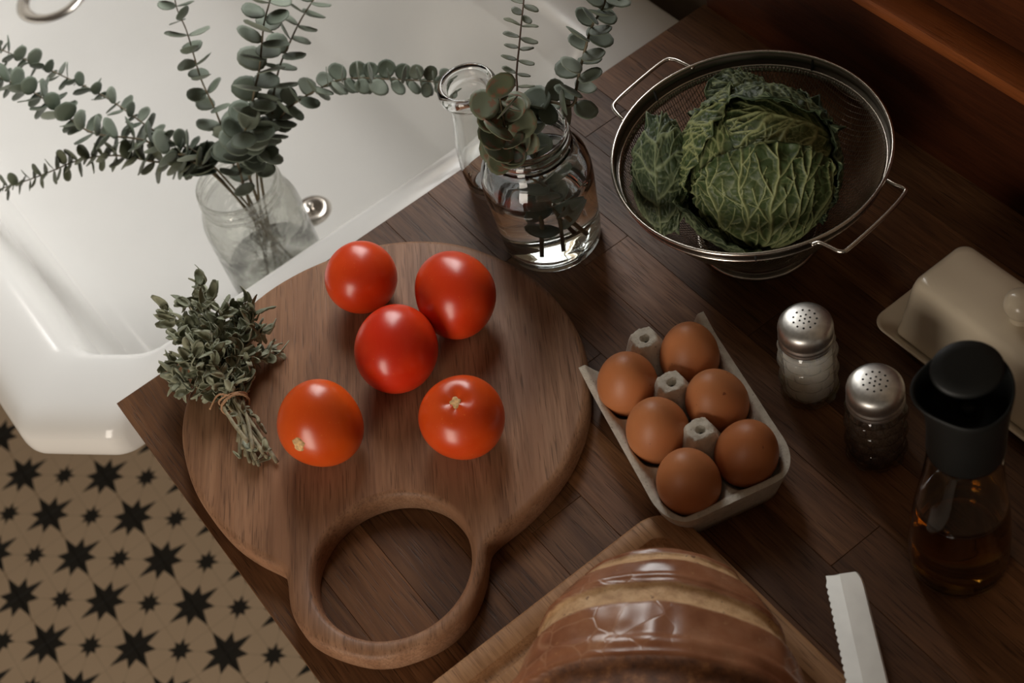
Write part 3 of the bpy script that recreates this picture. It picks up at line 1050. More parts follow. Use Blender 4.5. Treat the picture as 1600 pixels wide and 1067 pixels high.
def sprig(label, pts, leaf_d, step, mat=M_euca, stem_r=0.0013, start=0.0, bend=0.5, taper=0.55, group=None, seed=0, stem_mat=None, twist0=0.3, jitter=0.25, dec=True, aspect=1.0, face=0.55, upv=(0.10, -0.05, 1.0)):
    rr = random.Random(seed)
    P = spline(pts, 80)
    root = thing('eucalyptus_sprig', label, 'eucalyptus', P[0], 0, group)
    loc = [p - P[0] for p in P]
    n = len(loc)
    V, F = tube(loc, [stem_r * (1 - 0.55 * i / n) for i in range(n)], 7)
    from_py('stem', V, F, stem_mat or M_euca_stem, root)
    cum = [0.0]
    for a, b in zip(loc, loc[1:]): cum.append(cum[-1] + (b - a).length)
    tot = cum[-1]
    s = start if start > 0 else step
    node = 0
    while s < tot - 0.001:
        i = max(j for j in range(n) if cum[j] <= s)
        i = min(i, n - 2)
        t = (s - cum[i]) / max(1e-9, cum[i + 1] - cum[i])
        p = loc[i].lerp(loc[i + 1], t)
        tg = (loc[i + 1] - loc[i]).normalized()
        u = tg.cross(Vector((0, 0, 1)))
        u = u.normalized() if u.length > 0.05 else Vector((1, 0, 0))
        w = tg.cross(u).normalized()
        f = s / tot
        size = leaf_d * (1 - (1 - taper) * max(0, (f - 0.35) / 0.65)) * rr.uniform(0.85, 1.12)
        ang = twist0 + (PI / 2 * node if dec else 0) + rr.uniform(-jitter, jitter)
        for side in (0, 1):
            a = ang + side * PI + rr.uniform(-0.15, 0.15)
            d = u * math.cos(a) + w * math.sin(a)
            b = bend + rr.uniform(-0.25, 0.25)
            xd = (d * math.cos(b) + tg * math.sin(b)).normalized()
            zd = (tg * math.cos(b) - d * math.sin(b)).normalized()
            roll = rr.uniform(-0.25, 0.25)
            zd = zd * 0.55 + Vector(upv) * face
            zd = (zd - xd * zd.dot(xd)); zd = zd.normalized() if zd.length > 1e-4 else tg
            yd = zd.cross(xd)
            zd2 = zd * math.cos(roll) + yd * math.sin(roll)
            yd2 = zd2.cross(xd)
            m = Matrix(((xd.x, yd2.x, zd2.x, 0), (xd.y, yd2.y, zd2.y, 0), (xd.z, yd2.z, zd2.z, 0), (0, 0, 0, 1)))
            o = bpy.data.objects.new('leaf', rr.choice(LEAVES[mat.name]))
            COL.objects.link(o)
            o.parent = root
            o.matrix_local = Matrix.Translation(p + d * stem_r * 0.6) @ m @ Matrix.Diagonal((size, size * aspect, size, 1))
        s += step * rr.uniform(0.85, 1.15) * (1 - 0.35 * f)
        node += 1
    return root


GS = 'eucalyptus branches in the sink jar'


def sp(start_off, pix, zs):
    """points: foot inside the mason jar, then photo pixels at chosen heights"""
    foot = Vector(SJ) + Vector((start_off[0], start_off[1], 0.012))
    out = [foot]
    neck = Vector(SJ) + Vector((start_off[0] * -0.9, start_off[1] * -0.9, 0.142))
    q = un(*pix[0], zs[0])
    v = Vector((q.x - SJ[0], q.y - SJ[1])); 
    if v.length > 0.027: v = v.normalized() * 0.027
    neck = Vector((SJ[0] + v.x, SJ[1] + v.y, -0.052))
    out.append(neck)
    for (x, y), z in zip(pix[1:], zs[1:]): out.append(un(x, y, z))
    return out


sprig('long thin branch highest on the left, bare stem showing between small leaf pairs', sp((0.02, -0.015), [(330, 258), (270, 222), (230, 197), (165, 152), (90, 115), (15, 83), (-40, 62)], [-0.05, -0.035, -0.02, 0.0, 0.015, 0.03, 0.035]), 0.0185, 0.0120, M_euca, 0.0011, 0.174, 0.3, 0.8, GS, 21, jitter=0.5)
sprig('grey-green leafy branch between the bare thin one and the lowest on the left', sp((0.015, 0.018), [(322, 262), (260, 236), (220, 218), (150, 209), (114, 189), (55, 146), (-10, 118)], [-0.05, -0.03, -0.02, -0.008, 0.005, 0.02, 0.03]), 0.0235, 0.0105, M_euca, 0.0013, 0.166, 0.35, 0.75, GS, 22, jitter=0.4)
sprig('lowest olive-green branch reaching left over the sink, tapering to a thin tip', sp((0.022, 0.005), [(322, 268), (276, 256), (236, 252), (197, 244), (157, 244), (118, 252), (79, 268), (39, 283), (-2, 296)], [-0.052, -0.045, -0.038, -0.032, -0.028, -0.028, -0.03, -0.034, -0.038]), 0.0225, 0.0088, M_euca_green, 0.0012, 0.171, 0.35, 0.5, GS, 23, jitter=0.4)
sprig('sparse thin branch rising behind, with leaf clumps near its top', sp((0.0, -0.02), [(358, 238), (350, 209), (335, 169), (315, 126), (303, 87), (291, 47), (276, 12), (270, -25)], [-0.05, -0.03, -0.005, 0.02, 0.04, 0.06, 0.075, 0.09]), 0.0210, 0.0190, M_euca, 0.0011, 0.171, 0.25, 0.9, GS, 24, jitter=0.6)
sprig('thick branch of large pale round leaves rising tallest in the middle', sp((-0.005, -0.022), [(385, 262), (394, 225), (394, 190), (396, 150), (405, 110), (409, 71), (413, 35), (425, -10)], [-0.05, -0.025, 0.0, 0.025, 0.045, 0.065, 0.08, 0.10]), 0.0265, 0.0180, M_euca, 0.0015, 0.188, 0.30, 0.9, GS, 25)
sprig('dark branch leaning right behind the tall pale one, cut by the photo top', sp((-0.015, -0.01), [(405, 262), (415, 228), (424, 185), (428, 145), (437, 104), (452, 68), (470, 31), (496, -10)], [-0.05, -0.03, -0.012, 0.005, 0.02, 0.035, 0.05, 0.065]), 0.0240, 0.0180, M_euca, 0.0014, 0.188, 0.3, 0.85, GS, 26)
sprig('blue-green branch sweeping right to the lip of the carafe', sp((-0.02, 0.0), [(400, 262), (425, 205), (449, 171), (472, 154), (500, 138), (528, 126), (560, 122), (610, 124), (655, 126), (700, 130)], [-0.05, -0.02, -0.005, 0.004, 0.012, 0.018, 0.022, 0.026, 0.028, 0.03]), 0.0200, 0.0110, M_euca, 0.0012, 0.166, 0.3, 0.75, GS, 27)
sprig('short dark tuft of leaves crowding the mouth of the mason jar', sp((-0.01, 0.015), [(375, 270), (372, 250), (378, 228), (384, 200)], [-0.05, -0.04, -0.02, 0.01]), 0.0240, 0.0150, M_euca, 0.0013, 0.150, 0.35, 0.9, GS, 28)

GC = 'eucalyptus sprigs in the worktop jar'


def cp(foot, neck, pix, zs):
    out = [Vector((JAR[0] + foot[0], JAR[1] + foot[1], 0.011)), Vector((JAR[0] + neck[0], JAR[1] + neck[1], 0.118))]
    return out + [un(x, y, z) for (x, y), z in zip(pix, zs)]


sprig('thin upright sprig with narrow ladder-like leaf pairs seen edge on', cp((0.012, 0.004), (-0.006, 0.018), [(807, 147), (807, 115), (811, 74), (815, 33), (819, -5), (822, -40)], [0.135, 0.148, 0.165, 0.182, 0.20, 0.215]), 0.0130, 0.0115, M_euca_green, 0.0010, 0.118, 0.02, 0.95, GC, 31, M_euca_stem_dark, twist0=0.05, jitter=0.12, dec=False, aspect=0.6, face=0.0)
sprig('sturdy sprig with broad silvery leaves leaning out at the right of the jar', cp((-0.016, -0.010), (0.018, 0.010), [(893, 165), (900, 140), (905, 115), (914, 78), (925, 41), (941, 14), (950, -12), (965, -45)], [0.128, 0.138, 0.150, 0.166, 0.182, 0.196, 0.208, 0.225]), 0.0205, 0.0130, M_euca, 0.0014, 0.110, 0.25, 0.9, GC, 32, M_euca_stem, jitter=0.5)
sprig('drooping sprig with overlapping reddish-green leaves over the jar lip', cp((0.014, -0.012), (-0.016, -0.006), [(800, 235), (793, 215), (788, 195), (784, 172), (780, 145)], [0.128, 0.142, 0.155, 0.165, 0.172]), 0.0255, 0.0075, M_euca_red, 0.0013, 0.115, 0.35, 0.8, GC, 33, face=0.9, upv=(-0.2, -0.75, 0.6))
sprig('short sprig of dark rounded leaves mostly under the water of the jar', [Vector((JAR[0] - 0.004, JAR[1] - 0.016, 0.012)), Vector((JAR[0] + 0.002, JAR[1] - 0.008, 0.05)), Vector((JAR[0] + 0.004, JAR[1] + 0.004, 0.09)), Vector((JAR[0] + 0.006, JAR[1] + 0.010, 0.118)), Vector((JAR[0] + 0.012, JAR[1] + 0.014, 0.135))], 0.0230, 0.0150, M_euca, 0.0013, 0.022, 0.55, 0.9, GC, 34, M_euca_stem, jitter=0.6, face=0.25, upv=(-0.3, -0.6, 0.6))

# ------------------------------------------------------------------ dried herb bunch
tie = un(366, 628, 0.033)
hb_ = thing('herb_bunch', 'dried grey-green oregano bunch tied with twine on the round board edge', 'herbs', (tie.x, tie.y, 0.022))
hrng = random.Random(5)
HLEAF = [leaf_mesh('leaf', M_herb, s, 1.0, w, c, 0.05) for s, w, c in ((11, 0.50, 1.0), (12, 0.60, 1.4), (13, 0.42, 0.5), (14, 0.62, 1.8), (15, 0.35, 2.2))]
for me in HLEAF:      # dried blades twist and crumple
    sd = random.Random(len(me.name) + HLEAF.index(me))
    tw, cu = sd.uniform(-2.2, 2.2), sd.uniform(0.3, 0.9) * sd.choice((-1, 1))
    for v in me.vertices:
        x, y, z = v.co
        a = tw * x
        y, z = y * math.cos(a) - z * math.sin(a), y * math.sin(a) + z * math.cos(a)
        z += cu * x * x + 0.09 * mnoise.noise(Vector((x * 5, y * 7, HLEAF.index(me) * 3.1)))
        y += 0.06 * mnoise.noise(Vector((x * 5, y * 5, 40 + HLEAF.index(me))))
        v.co = (x, y, z)
tips = [((262, 490), 0.035), ((278, 520), 0.05), ((272, 565), 0.03), ((290, 470), 0.045), ((312, 448), 0.05), ((318, 462), 0.035), ((345, 488), 0.058), ((362, 478), 0.045), ((383, 474), 0.04), ((398, 492), 0.05), ((408, 520), 0.04), ((423, 546), 0.03), ((330, 520), 0.065), ((300, 545), 0.06), ((275, 595), 0.024)]
ends = [((433, 722), 0.0245), ((405, 727), 0.026), ((400, 718), 0.034), ((384, 712), 0.027), ((375, 716), 0.025), ((391, 722), 0.030), ((412, 708), 0.037), ((404, 660), 0.034), ((379, 700), 0.036), ((395, 700), 0.040), ((387, 690), 0.043), ((410, 690), 0.028), ((372, 690), 0.028), ((398, 725), 0.025), ((418, 715), 0.026)]
org = Vector((tie.x, tie.y, 0.022))
nleaf = 0
hleaves = []
for k, ((tp, tz), (ep, ez)) in enumerate(zip(tips, ends)):
    off = Vector((hrng.uniform(-0.0055, 0.0055), hrng.uniform(-0.0055, 0.0055), hrng.uniform(-0.006, 0.006)))
    T = un(*tp, tz); E = un(*ep, ez)
    mid_ = tie + off
    q = mid_.lerp(T, 0.55) + Vector((hrng.uniform(-.006, .006), hrng.uniform(-.006, .006), 0.006))
    P = [p - org for p in spline([E, mid_.lerp(E, 0.5) + off * 0.5, mid_, q, T], 24)]
    for p in P: p.z = max(p.z, 0.0016)
    V, F = tube(P, [0.0016 * (1 - 0.5 * i / 24) for i in range(24)], 6)
    from_py('stem', V, F, M_herb_stem, hb_)
    for i in range(24):
        f = i / 23
        if f < 0.50 and hrng.random() > 0.10: continue
        nl = 1 if f < 0.55 else (3 if f < 0.8 else 4)
        for _ in range(nl):
            tg = (P[min(i + 1, 23)] - P[max(i - 1, 0)]).normalized()
            rd = Vector((hrng.gauss(0, 1), hrng.gauss(0, 1), hrng.gauss(0.25, 1)))
            d = (rd - tg * rd.dot(tg)).normalized()
            xd = (d * 0.8 + tg * hrng.uniform(0.2, 1.2)).normalized()
            zd = Vector((hrng.gauss(0, 0.6), hrng.gauss(0, 0.6), 1)); zd = (zd - xd * zd.dot(xd)).normalized()
            yd = zd.cross(xd)
            size = hrng.uniform(0.0065, 0.0140) * (1.0 if f > 0.55 else 0.8)
            p = P[i] + d * 0.001
            if p.z + xd.z * size < 0.001: xd.z = abs(xd.z)
            m = Matrix(((xd.x, yd.x, zd.x, p.x), (xd.y, yd.y, zd.y, p.y), (xd.z, yd.z, zd.z, p.z), (0, 0, 0, 1)))
            hleaves.append((m @ Matrix.Diagonal((size, size, size, 1)), hrng.choice(HLEAF)))
            nleaf += 1
hleaves.sort(key=lambda q: -q[0].translation.z)      # the uppermost show; the rest lie joined underneath
for m, me in hleaves[:300]:
    o = bpy.data.objects.new('leaf', me)
    COL.objects.link(o); o.parent = hb_
    o.matrix_local = m
Vs, Fs = [], []
for m, me in hleaves[300:]:
    i0 = len(Vs)
    Vs += [m @ v.co for v in me.vertices]
    Fs += [tuple(i0 + i for i in p.vertices) for p in me.polygons]
if Vs: tag(from_py('under_leaves', Vs, Fs, M_herb, hb_), kind='stuff')
ax = (un(345, 585, 0.035) - un(385, 680, 0.03)).normalized()
ux = ax.cross(Vector((0, 0, 1))).normalized(); uz = ux.cross(ax)
tc_ = tie - org
for k in range(3):
    P = []
    for i in range(28):
        a = 2 * PI * i / 28
        P.append(tc_ + (ux * math.cos(a) * 0.0105 + uz * math.sin(a) * 0.0092) + ax * (0.0028 * (k - 1) + 0.0022 * math.sin(a + k * 2)))
    for p in P: p.z = max(p.z, 0.0012)
    V, F = tube(P, 0.00085, 6, closed=True)
    from_py('twine', V, F, M_twine, hb_)
P = spline([tc_ + uz * 0.0095, tc_ + uz * 0.011 - ux * 0.008 + ax * 0.004, tc_ - ux * 0.018 + uz * 0.006 - ax * 0.001], 12)
V, F = tube(P, 0.0008, 6)
from_py('twine', V, F, M_twine, hb_)

# ------------------------------------------------------------------ colander
CO = Vector((0.4632, -0.2328, 0.0))
CRIM = 0.095
co = thing('colander', 'fine steel mesh colander with wire handles holding the savoy cabbage', 'colander', CO)


def bowl_z(r):
    return 0.012 + 0.072 * (max(0, r - 0.025) / 0.069) ** 2.1


V, F = [], []
rb = 0.0945
pitch = 0.0021
nw = int(rb / pitch)
wr = 0.00030
for axis in (0, 1):
    for k in range(-nw, nw + 1):
        c = k * pitch
        half = math.sqrt(max(0, rb * rb - c * c))
        if half < 0.006: continue
        m = max(8, int(half / 0.0022))
        i0 = len(V)
        for i in range(m + 1):
            t = half * math.sin(PI / 2 * (2 * i / m - 1))
            x, y = (c, t) if axis == 0 else (t, c)
            z = bowl_z(math.hypot(x, y)) + (0.0003 if (i + k) % 2 else -0.0003) * (1 if axis else -1) * 0
            px = Vector((1, 0, 0)) if axis == 0 else Vector((0, 1, 0))
            p = Vector((x, y, z + (0.0003 if axis else 0)))
            V += [p + px * wr + Vector((0, 0, -wr * .6)), p - px * wr + Vector((0, 0, -wr * .6)), p + Vector((0, 0, wr))]
        for i in range(m):
            for q in range(3):
                F.append((i0 + i * 3 + q, i0 + i * 3 + (q + 1) % 3, i0 + (i + 1) * 3 + (q + 1) % 3, i0 + (i + 1) * 3 + q))
mesh_o = from_py('wire_mesh', V, F, plain('mesh_wire', (0.22, 0.17, 0.125), 0.42, 1.0, var=0.1), co)
tag(mesh_o, kind='stuff')


def ring_tube(R_, z, r, n=96, seg=10):
    return tube([(R_ * math.cos(2 * PI * k / n), R_ * math.sin(2 * PI * k / n), z) for k in range(n)], r, seg, closed=True)


V, F = ring_tube(0.1, CRIM, 0.0014); from_py('rim_wire', V, F, M_steel, co)
V, F = ring_tube(0.0965, CRIM - 0.0105, 0.0013); from_py('rim_wire', V, F, M_steel, co)
V, F = lathe([(0.0962, CRIM - 0.0095), (0.0945, CRIM - 0.0125), (0.0935, CRIM - 0.0145), (0.0941, CRIM - 0.0150), (0.0953, CRIM - 0.0128), (0.0970, CRIM - 0.0100)], 96, close=True)
from_py('rim_band', V, F, M_steel, co)
V, F = lathe([(0.0995, CRIM - 0.0005), (0.0975, CRIM - 0.0095), (0.0968, CRIM - 0.0095), (0.0988, CRIM - 0.0005)], 96, close=True)
from_py('rim_collar', V, F, plain('dark_steel', (0.16, 0.145, 0.12), 0.35, 1.0), co)
V, F = ring_tube(0.046, 0.0022, 0.0022); from_py('foot_ring', V, F, M_steel, co)
V, F = lathe([(0.046, 0.004), (0.044, 0.0125), (0.0433, 0.0125), (0.0453, 0.004)], 64, close=True)
from_py('foot_collar', V, F, M_steel, co)
for deg in (95, 165, 230, 295, 20):
    a = math.radians(deg)
    V, F = tube([(0.0992 * math.cos(a), 0.0992 * math.sin(a), CRIM - 0.001), (0.0958 * math.cos(a), 0.0958 * math.sin(a), CRIM - 0.0125)], 0.0011, 8)
    from_py('clip', V, F, M_hole, co)
for pix in ([(1084, 107), (1068, 99), (1052, 93), (1035, 97), (985, 138), (962, 160), (959, 169), (966, 179), (975, 188)], [(1268, 383), (1280, 379), (1295, 385), (1314, 393), (1330, 385), (1385, 335), (1413, 303), (1412, 294), (1398, 288), (1386, 281)]):
    P = [un(x, y, CRIM - (0.000 if 0 < i < len(pix) - 1 else 0.001)) - CO for i, (x, y) in enumerate(pix)]
    V, F = tube(spline(P, 48), 0.0016, 10)
    from_py('handle', V, F, M_steel, co)

# ------------------------------------------------------------------ savoy cabbage
cab_c = Vector((0.4655, -0.2375, 0.077))
cab = thing('savoy_cabbage', 'crinkled dark green savoy cabbage sitting in the mesh colander', 'cabbage', (cab_c.x, cab_c.y, 0.013))


def polyline(p0, p1, bend, wig, rr, n=26):
    p0, p1 = np.array(p0, float), np.array(p1, float)
    d = p1 - p0
    nrm = np.array([-d[1], d[0]])
    t = np.linspace(0, 1, n)
    ph = rr.uniform(0, 6)
    off = bend * np.sin(PI * t) + wig * np.sin(2 * PI * t * rr.uniform(1.2, 2.2) + ph) * t * (1 - t) * 2.5
    return p0 + t[:, None] * d + off[:, None] * nrm


def grow_veins(L, halfw, plan, seed, wm, gap=1.0):
    """plan: list of (x0, x1, y1, bend) in leaf fractions for the main side veins; returns segments with widths"""
    rr = random.Random(seed)
    mains = [(polyline((0, 0), (L * 0.98, 0), 0.0, 0.03, rr), wm)]
    for x0, x1, y1, b in plan:
        mains.append((polyline((x0 * L, 0), (x1 * L, y1 * halfw), b, 0.05, rr), wm * 0.78))
    allp = [m[0] for m in mains]
    segs = []

    def add(P, w0, w1):
        for i in range(len(P) - 1):
            w = w0 + (w1 - w0) * i / (len(P) - 1)
            segs.append((P[i][0], P[i][1], P[i + 1][0], P[i + 1][1], w))
    for k, (P, w) in enumerate(mains):
        add(P, w, w * 0.42)
        cum = np.concatenate([[0], np.cumsum(np.linalg.norm(np.diff(P, axis=0), axis=1))])
        s = rr.uniform(0.007, 0.011)
        side = rr.choice((-1, 1))
        while s < cum[-1] * 0.97:
            i = min(int(np.searchsorted(cum, s)), len(P) - 2)
            p = P[i]
            t = P[i + 1] - P[max(i - 1, 0)]
            ang = math.atan2(t[1], t[0]) + side * rr.uniform(0.55, 0.85)
            step = 0.0015
            Q = [p.copy()]
            for m in range(22):
                ang -= side * 0.022
                q = Q[-1] + step * np.array([math.cos(ang), math.sin(ang)])
                Q.append(q)
                near = min((np.sqrt(((O - q) ** 2).sum(1)).min() for kk, O in enumerate(allp) if kk != k), default=9)
                if m > 3 and near < 0.0022: break
            Q = np.array(Q)
            if len(Q) > 4:
                ww = w * 0.48 * (1 - 0.4 * s / cum[-1])
                add(Q, ww, ww * 0.55)
                if len(Q) > 10:
                    j = len(Q) // 2
                    a2 = math.atan2(*(Q[j + 1] - Q[j])[::-1]) + rr.choice((-1, 1)) * 0.8
                    T = np.array([Q[j] + q * 0.0015 * np.array([math.cos(a2), math.sin(a2)]) for q in range(6)])
                    add(T, ww * 0.55, ww * 0.4)
            side = -side
            s += rr.uniform(0.0055, 0.0095) * gap
    return np.array(segs)


FAN = [(0.0, 0.98, 0.36, 0.06), (0.0, 0.98, -0.36, -0.06), (0.0, 0.92, 0.76, 0.12), (0.0, 0.92, -0.76, -0.12), (0.0, 0.60, 1.0, 0.17), (0.0, 0.60, -1.0, -0.17)]
PINNATE = [(0.05, 0.35, 1.0, 0.12), (0.08, 0.38, -1.0, -0.12), (0.20, 0.58, 1.0, 0.12), (0.24, 0.60, -1.0, -0.12), (0.37, 0.76, 0.95, 0.10), (0.41, 0.79, -0.95, -0.10), (0.54, 0.90, 0.8, 0.08), (0.58, 0.92, -0.8, -0.08), (0.70, 0.97, 0.5, 0.05), (0.73, 0.98, -0.5, -0.05)]


def cabbage_leaf(R, base, midd, length, halfw, mat, seed, plan=PINNATE, n=150, curl=0.0, blister=1.0, vein_amp=1.0, wm=0.0016, ruffle=0.0, pale0=0.5, curl_top=0.0, center=None, cells=230, stretch=None, name='leaf', gap=1.0, net=0.5):
    B = np.array(Vector(base).normalized())
    Mv = np.array(midd, float); Mv -= B * (Mv @ B); Mv /= np.linalg.norm(Mv)
    Sd = np.cross(B, Mv)
    s = np.linspace(0, 1, n)
    w = np.linspace(-1, 1, n)
    SS, WW = np.meshgrid(s, w, indexing='ij')
    width = halfw * (0.22 + 0.78 * np.sin(PI / 2 * np.minimum(1, SS / 0.55))) * np.sqrt(np.clip(1 - SS ** 7, 0, 1))
    phi = SS * length
    psi = WW * width
    X = (SS * length * R).ravel()
    Y = (psi * R).ravel()
    seg = grow_veins(length * R, halfw * R, plan, seed, wm, gap)
    a = seg[:, :2]; d = seg[:, 2:4] - a
    l2 = (d ** 2).sum(1) + 1e-12
    best = np.full(len(X), 9.0)
    bdist = np.full(len(X), 9.0)
    pts = np.stack([X, Y], 1)
    pw = 0.0009 * np.stack([np.array([mnoise.noise(Vector((x * 110, y * 110, seed))) for x, y in pts]), np.array([mnoise.noise(Vector((x * 110, y * 110, seed + 7.7))) for x, y in pts])], 1)
    pts2 = pts + pw
    for i in range(len(seg)):
        tt = np.clip(((pts2 - a[i]) @ d[i]) / l2[i], 0, 1)
        dist = np.sqrt((((a[i] + tt[:, None] * d[i]) - pts2) ** 2).sum(1))
        best = np.minimum(best, dist / seg[i, 4])
        bdist = np.minimum(bdist, dist)
    vein = np.exp(-(best * 0.85) ** 2)
    lr = np.random.default_rng(seed)
    cs = np.stack([lr.uniform(0, length * R, cells), lr.uniform(-halfw * R, halfw * R, cells)], 1)
    dd = np.sqrt(((pts2[:, None, :] - cs[None]) ** 2).sum(2))
    dd = np.partition(dd, 1, axis=1)
    edge = dd[:, 1] - dd[:, 0]
    cellw = math.sqrt(length * R * 2 * halfw * R / cells)
    puff = np.clip(edge / (0.55 * cellw), 0, 1)
    tert = np.exp(-(edge / (0.09 * cellw)) ** 2) * net
    # blades bulge between the veins and stay tied down along them
    bulge = 1 - np.exp(-(bdist / 0.0026) ** 2)
    nz = np.array([mnoise.noise(Vector((x * 55, y * 55, seed * 1.3))) for x, y in pts])
    nz2 = np.array([mnoise.noise(Vector((x * 210, y * 210, seed * 2.3))) for x, y in pts])
    h = 0.0010 * vein_amp * vein - 0.0009 * vein_amp * bulge + blister * (0.0021 * np.sqrt(puff) * bulge + 0.0012 * nz2) + 0.0016 * nz
    e1 = np.abs(WW).ravel()
    e2 = SS.ravel()
    marg = np.maximum(np.clip((e1 - 0.74) / 0.26, 0, 1), np.clip((e2 - 0.84) / 0.16, 0, 1))
    sidecurl = np.clip((e1 - 0.5) / 0.5, 0, 1)
    tipcurl = np.clip((e2 - 0.72) / 0.28, 0, 1)
    h = h + curl * sidecurl ** 2 + curl_top * tipcurl ** 2
    ruf = np.array([mnoise.noise(Vector((x * 105, y * 105, seed + 3.1))) for x, y in pts])
    h = h + ruffle * marg * ruf
    rad = R + h.reshape(n, n)
    dirs = (np.cos(psi)[..., None] * (np.cos(phi)[..., None] * B + np.sin(phi)[..., None] * Mv) + np.sin(psi)[..., None] * Sd)
    P = (dirs * rad[..., None]).reshape(-1, 3)
    if stretch is not None:
        Q = P @ CR
        P = (Q * np.array(stretch)) @ CR.T
    P = P + np.array(center if center is not None else cab_c) - np.array((cab_c.x, cab_c.y, 0.013))
    P[:, 2] = np.maximum(P[:, 2], 0.0008)
    F = [(i * n + j, (i + 1) * n + j, (i + 1) * n + j + 1, i * n + j + 1) for i in range(n - 1) for j in range(n - 1)]
    o = from_py(name, P, F, mat, cab)
    vv = np.clip(vein + tert * (1 - 0.7 * marg), 0, 1)
    at = o.data.attributes.new('vein', 'FLOAT', 'POINT'); at.data.foreach_set('value', vv.astype(np.float32))
    pl = np.clip(pale0 * (1.15 - 0.9 * e2) + 0.25 * nz - 0.75 * marg, 0, 1)
    at = o.data.attributes.new('pale', 'FLOAT', 'POINT'); at.data.foreach_set('value', pl.astype(np.float32))
    md = o.modifiers.new('thick', 'SOLIDIFY'); md.thickness = 0.0009; md.offset = -1
    return o


ix, iy, iz = (Vector(CR[:, k]) for k in range(3))
# inner heart leaf: its rib runs from the wall side across the top of the head
cabbage_leaf(0.0535, ix * 0.95 + iy * 0.02 + iz * 0.05, -ix * 0.75 + iy * 0.42 + iz * 0.55, 2.1, 0.95, M_cab, 3, blister=0.45, vein_amp=1.3, wm=0.0021, pale0=0.75, cells=520)
cabbage_leaf(0.0520, -ix * 0.6 - iy * 0.7 - iz * 0.4, iz * 1.0 + iy * 0.3, 2.6, 1.35, M_cab, 9, blister=0.5, pale0=0.6)
# front leaf, veins fan out from the bottom
cabbage_leaf(0.0590, -iy * 0.97 + ix * 0.0 - iz * 0.20, iz * 1.0 + iy * 0.12 + ix * 0.05, 1.95, 1.15, M_cab, 14, FAN, curl=-0.002, curl_top=0.0015, blister=0.35, vein_amp=1.5, wm=0.0017, ruffle=0.006, pale0=0.30, cells=260, n=200, gap=1.55, net=0.28)
# collar leaves round the back, right and left of the head with rolled bumpy margins
cabbage_leaf(0.0590, iy * 0.25 - iz * 0.95 + ix * 0.1, iy * 1.0 + iz * 0.2 + ix * 0.12, 2.20, 1.05, M_cab_dark, 23, curl=0.001, curl_top=0.0045, blister=1.35, ruffle=0.009, pale0=0.25, cells=560)
cabbage_leaf(0.0590, ix * 0.30 - iz * 0.9 - iy * 0.3, ix * 1.0 + iy * 0.30, 1.95, 0.95, M_cab_dark, 31, curl=0.001, curl_top=0.002, blister=1.2, ruffle=0.008, pale0=0.25, cells=460)
cabbage_leaf(0.0595, -ix * 0.2 - iz * 0.8 - iy * 0.60, -ix * 1.0 + iy * 0.62 + iz * 0.15, 2.45, 0.80, M_cab, 37, curl=0.0015, curl_top=0.003, blister=0.8, vein_amp=1.2, ruffle=0.007, pale0=0.4, cells=420)
# loose outer leaves: one folded at the left, one bumpy behind, one low in front
cL = un(1037, 270, 0.083)
cabbage_leaf(0.030, -iy * 1.0 - iz * 0.1, -ix * 0.35 + iz * 1.0, 2.9, 1.75, M_cab_dark, 41, curl=0.0, curl_top=0.0, blister=0.9, vein_amp=1.5, wm=0.0013, ruffle=0.008, pale0=0.35, cells=330, center=cL, stretch=(0.74, 1.50, 0.80))
cB = un(1140, 158, 0.098)
cabbage_leaf(0.030, ix * 0.9 - iy * 0.5 - iz * 0.2, iz * 1.0 + iy * 0.45, 2.5, 1.5, M_cab_dark, 47, curl=0.002, curl_top=0.002, blister=1.6, ruffle=0.008, pale0=0.2, cells=260, center=cB, stretch=(1.05, 0.72, 0.55))
cabbage_leaf(0.0640, -iy * 0.5 - iz * 0.8 - ix * 0.3, -iy * 0.9 + iz * 0.35 - ix * 0.75, 1.35, 0.85, M_cab_dark, 53, curl=0.001, curl_top=0.003, blister=1.2, vein_amp=1.2, ruffle=0.008, pale0=0.2, cells=300)

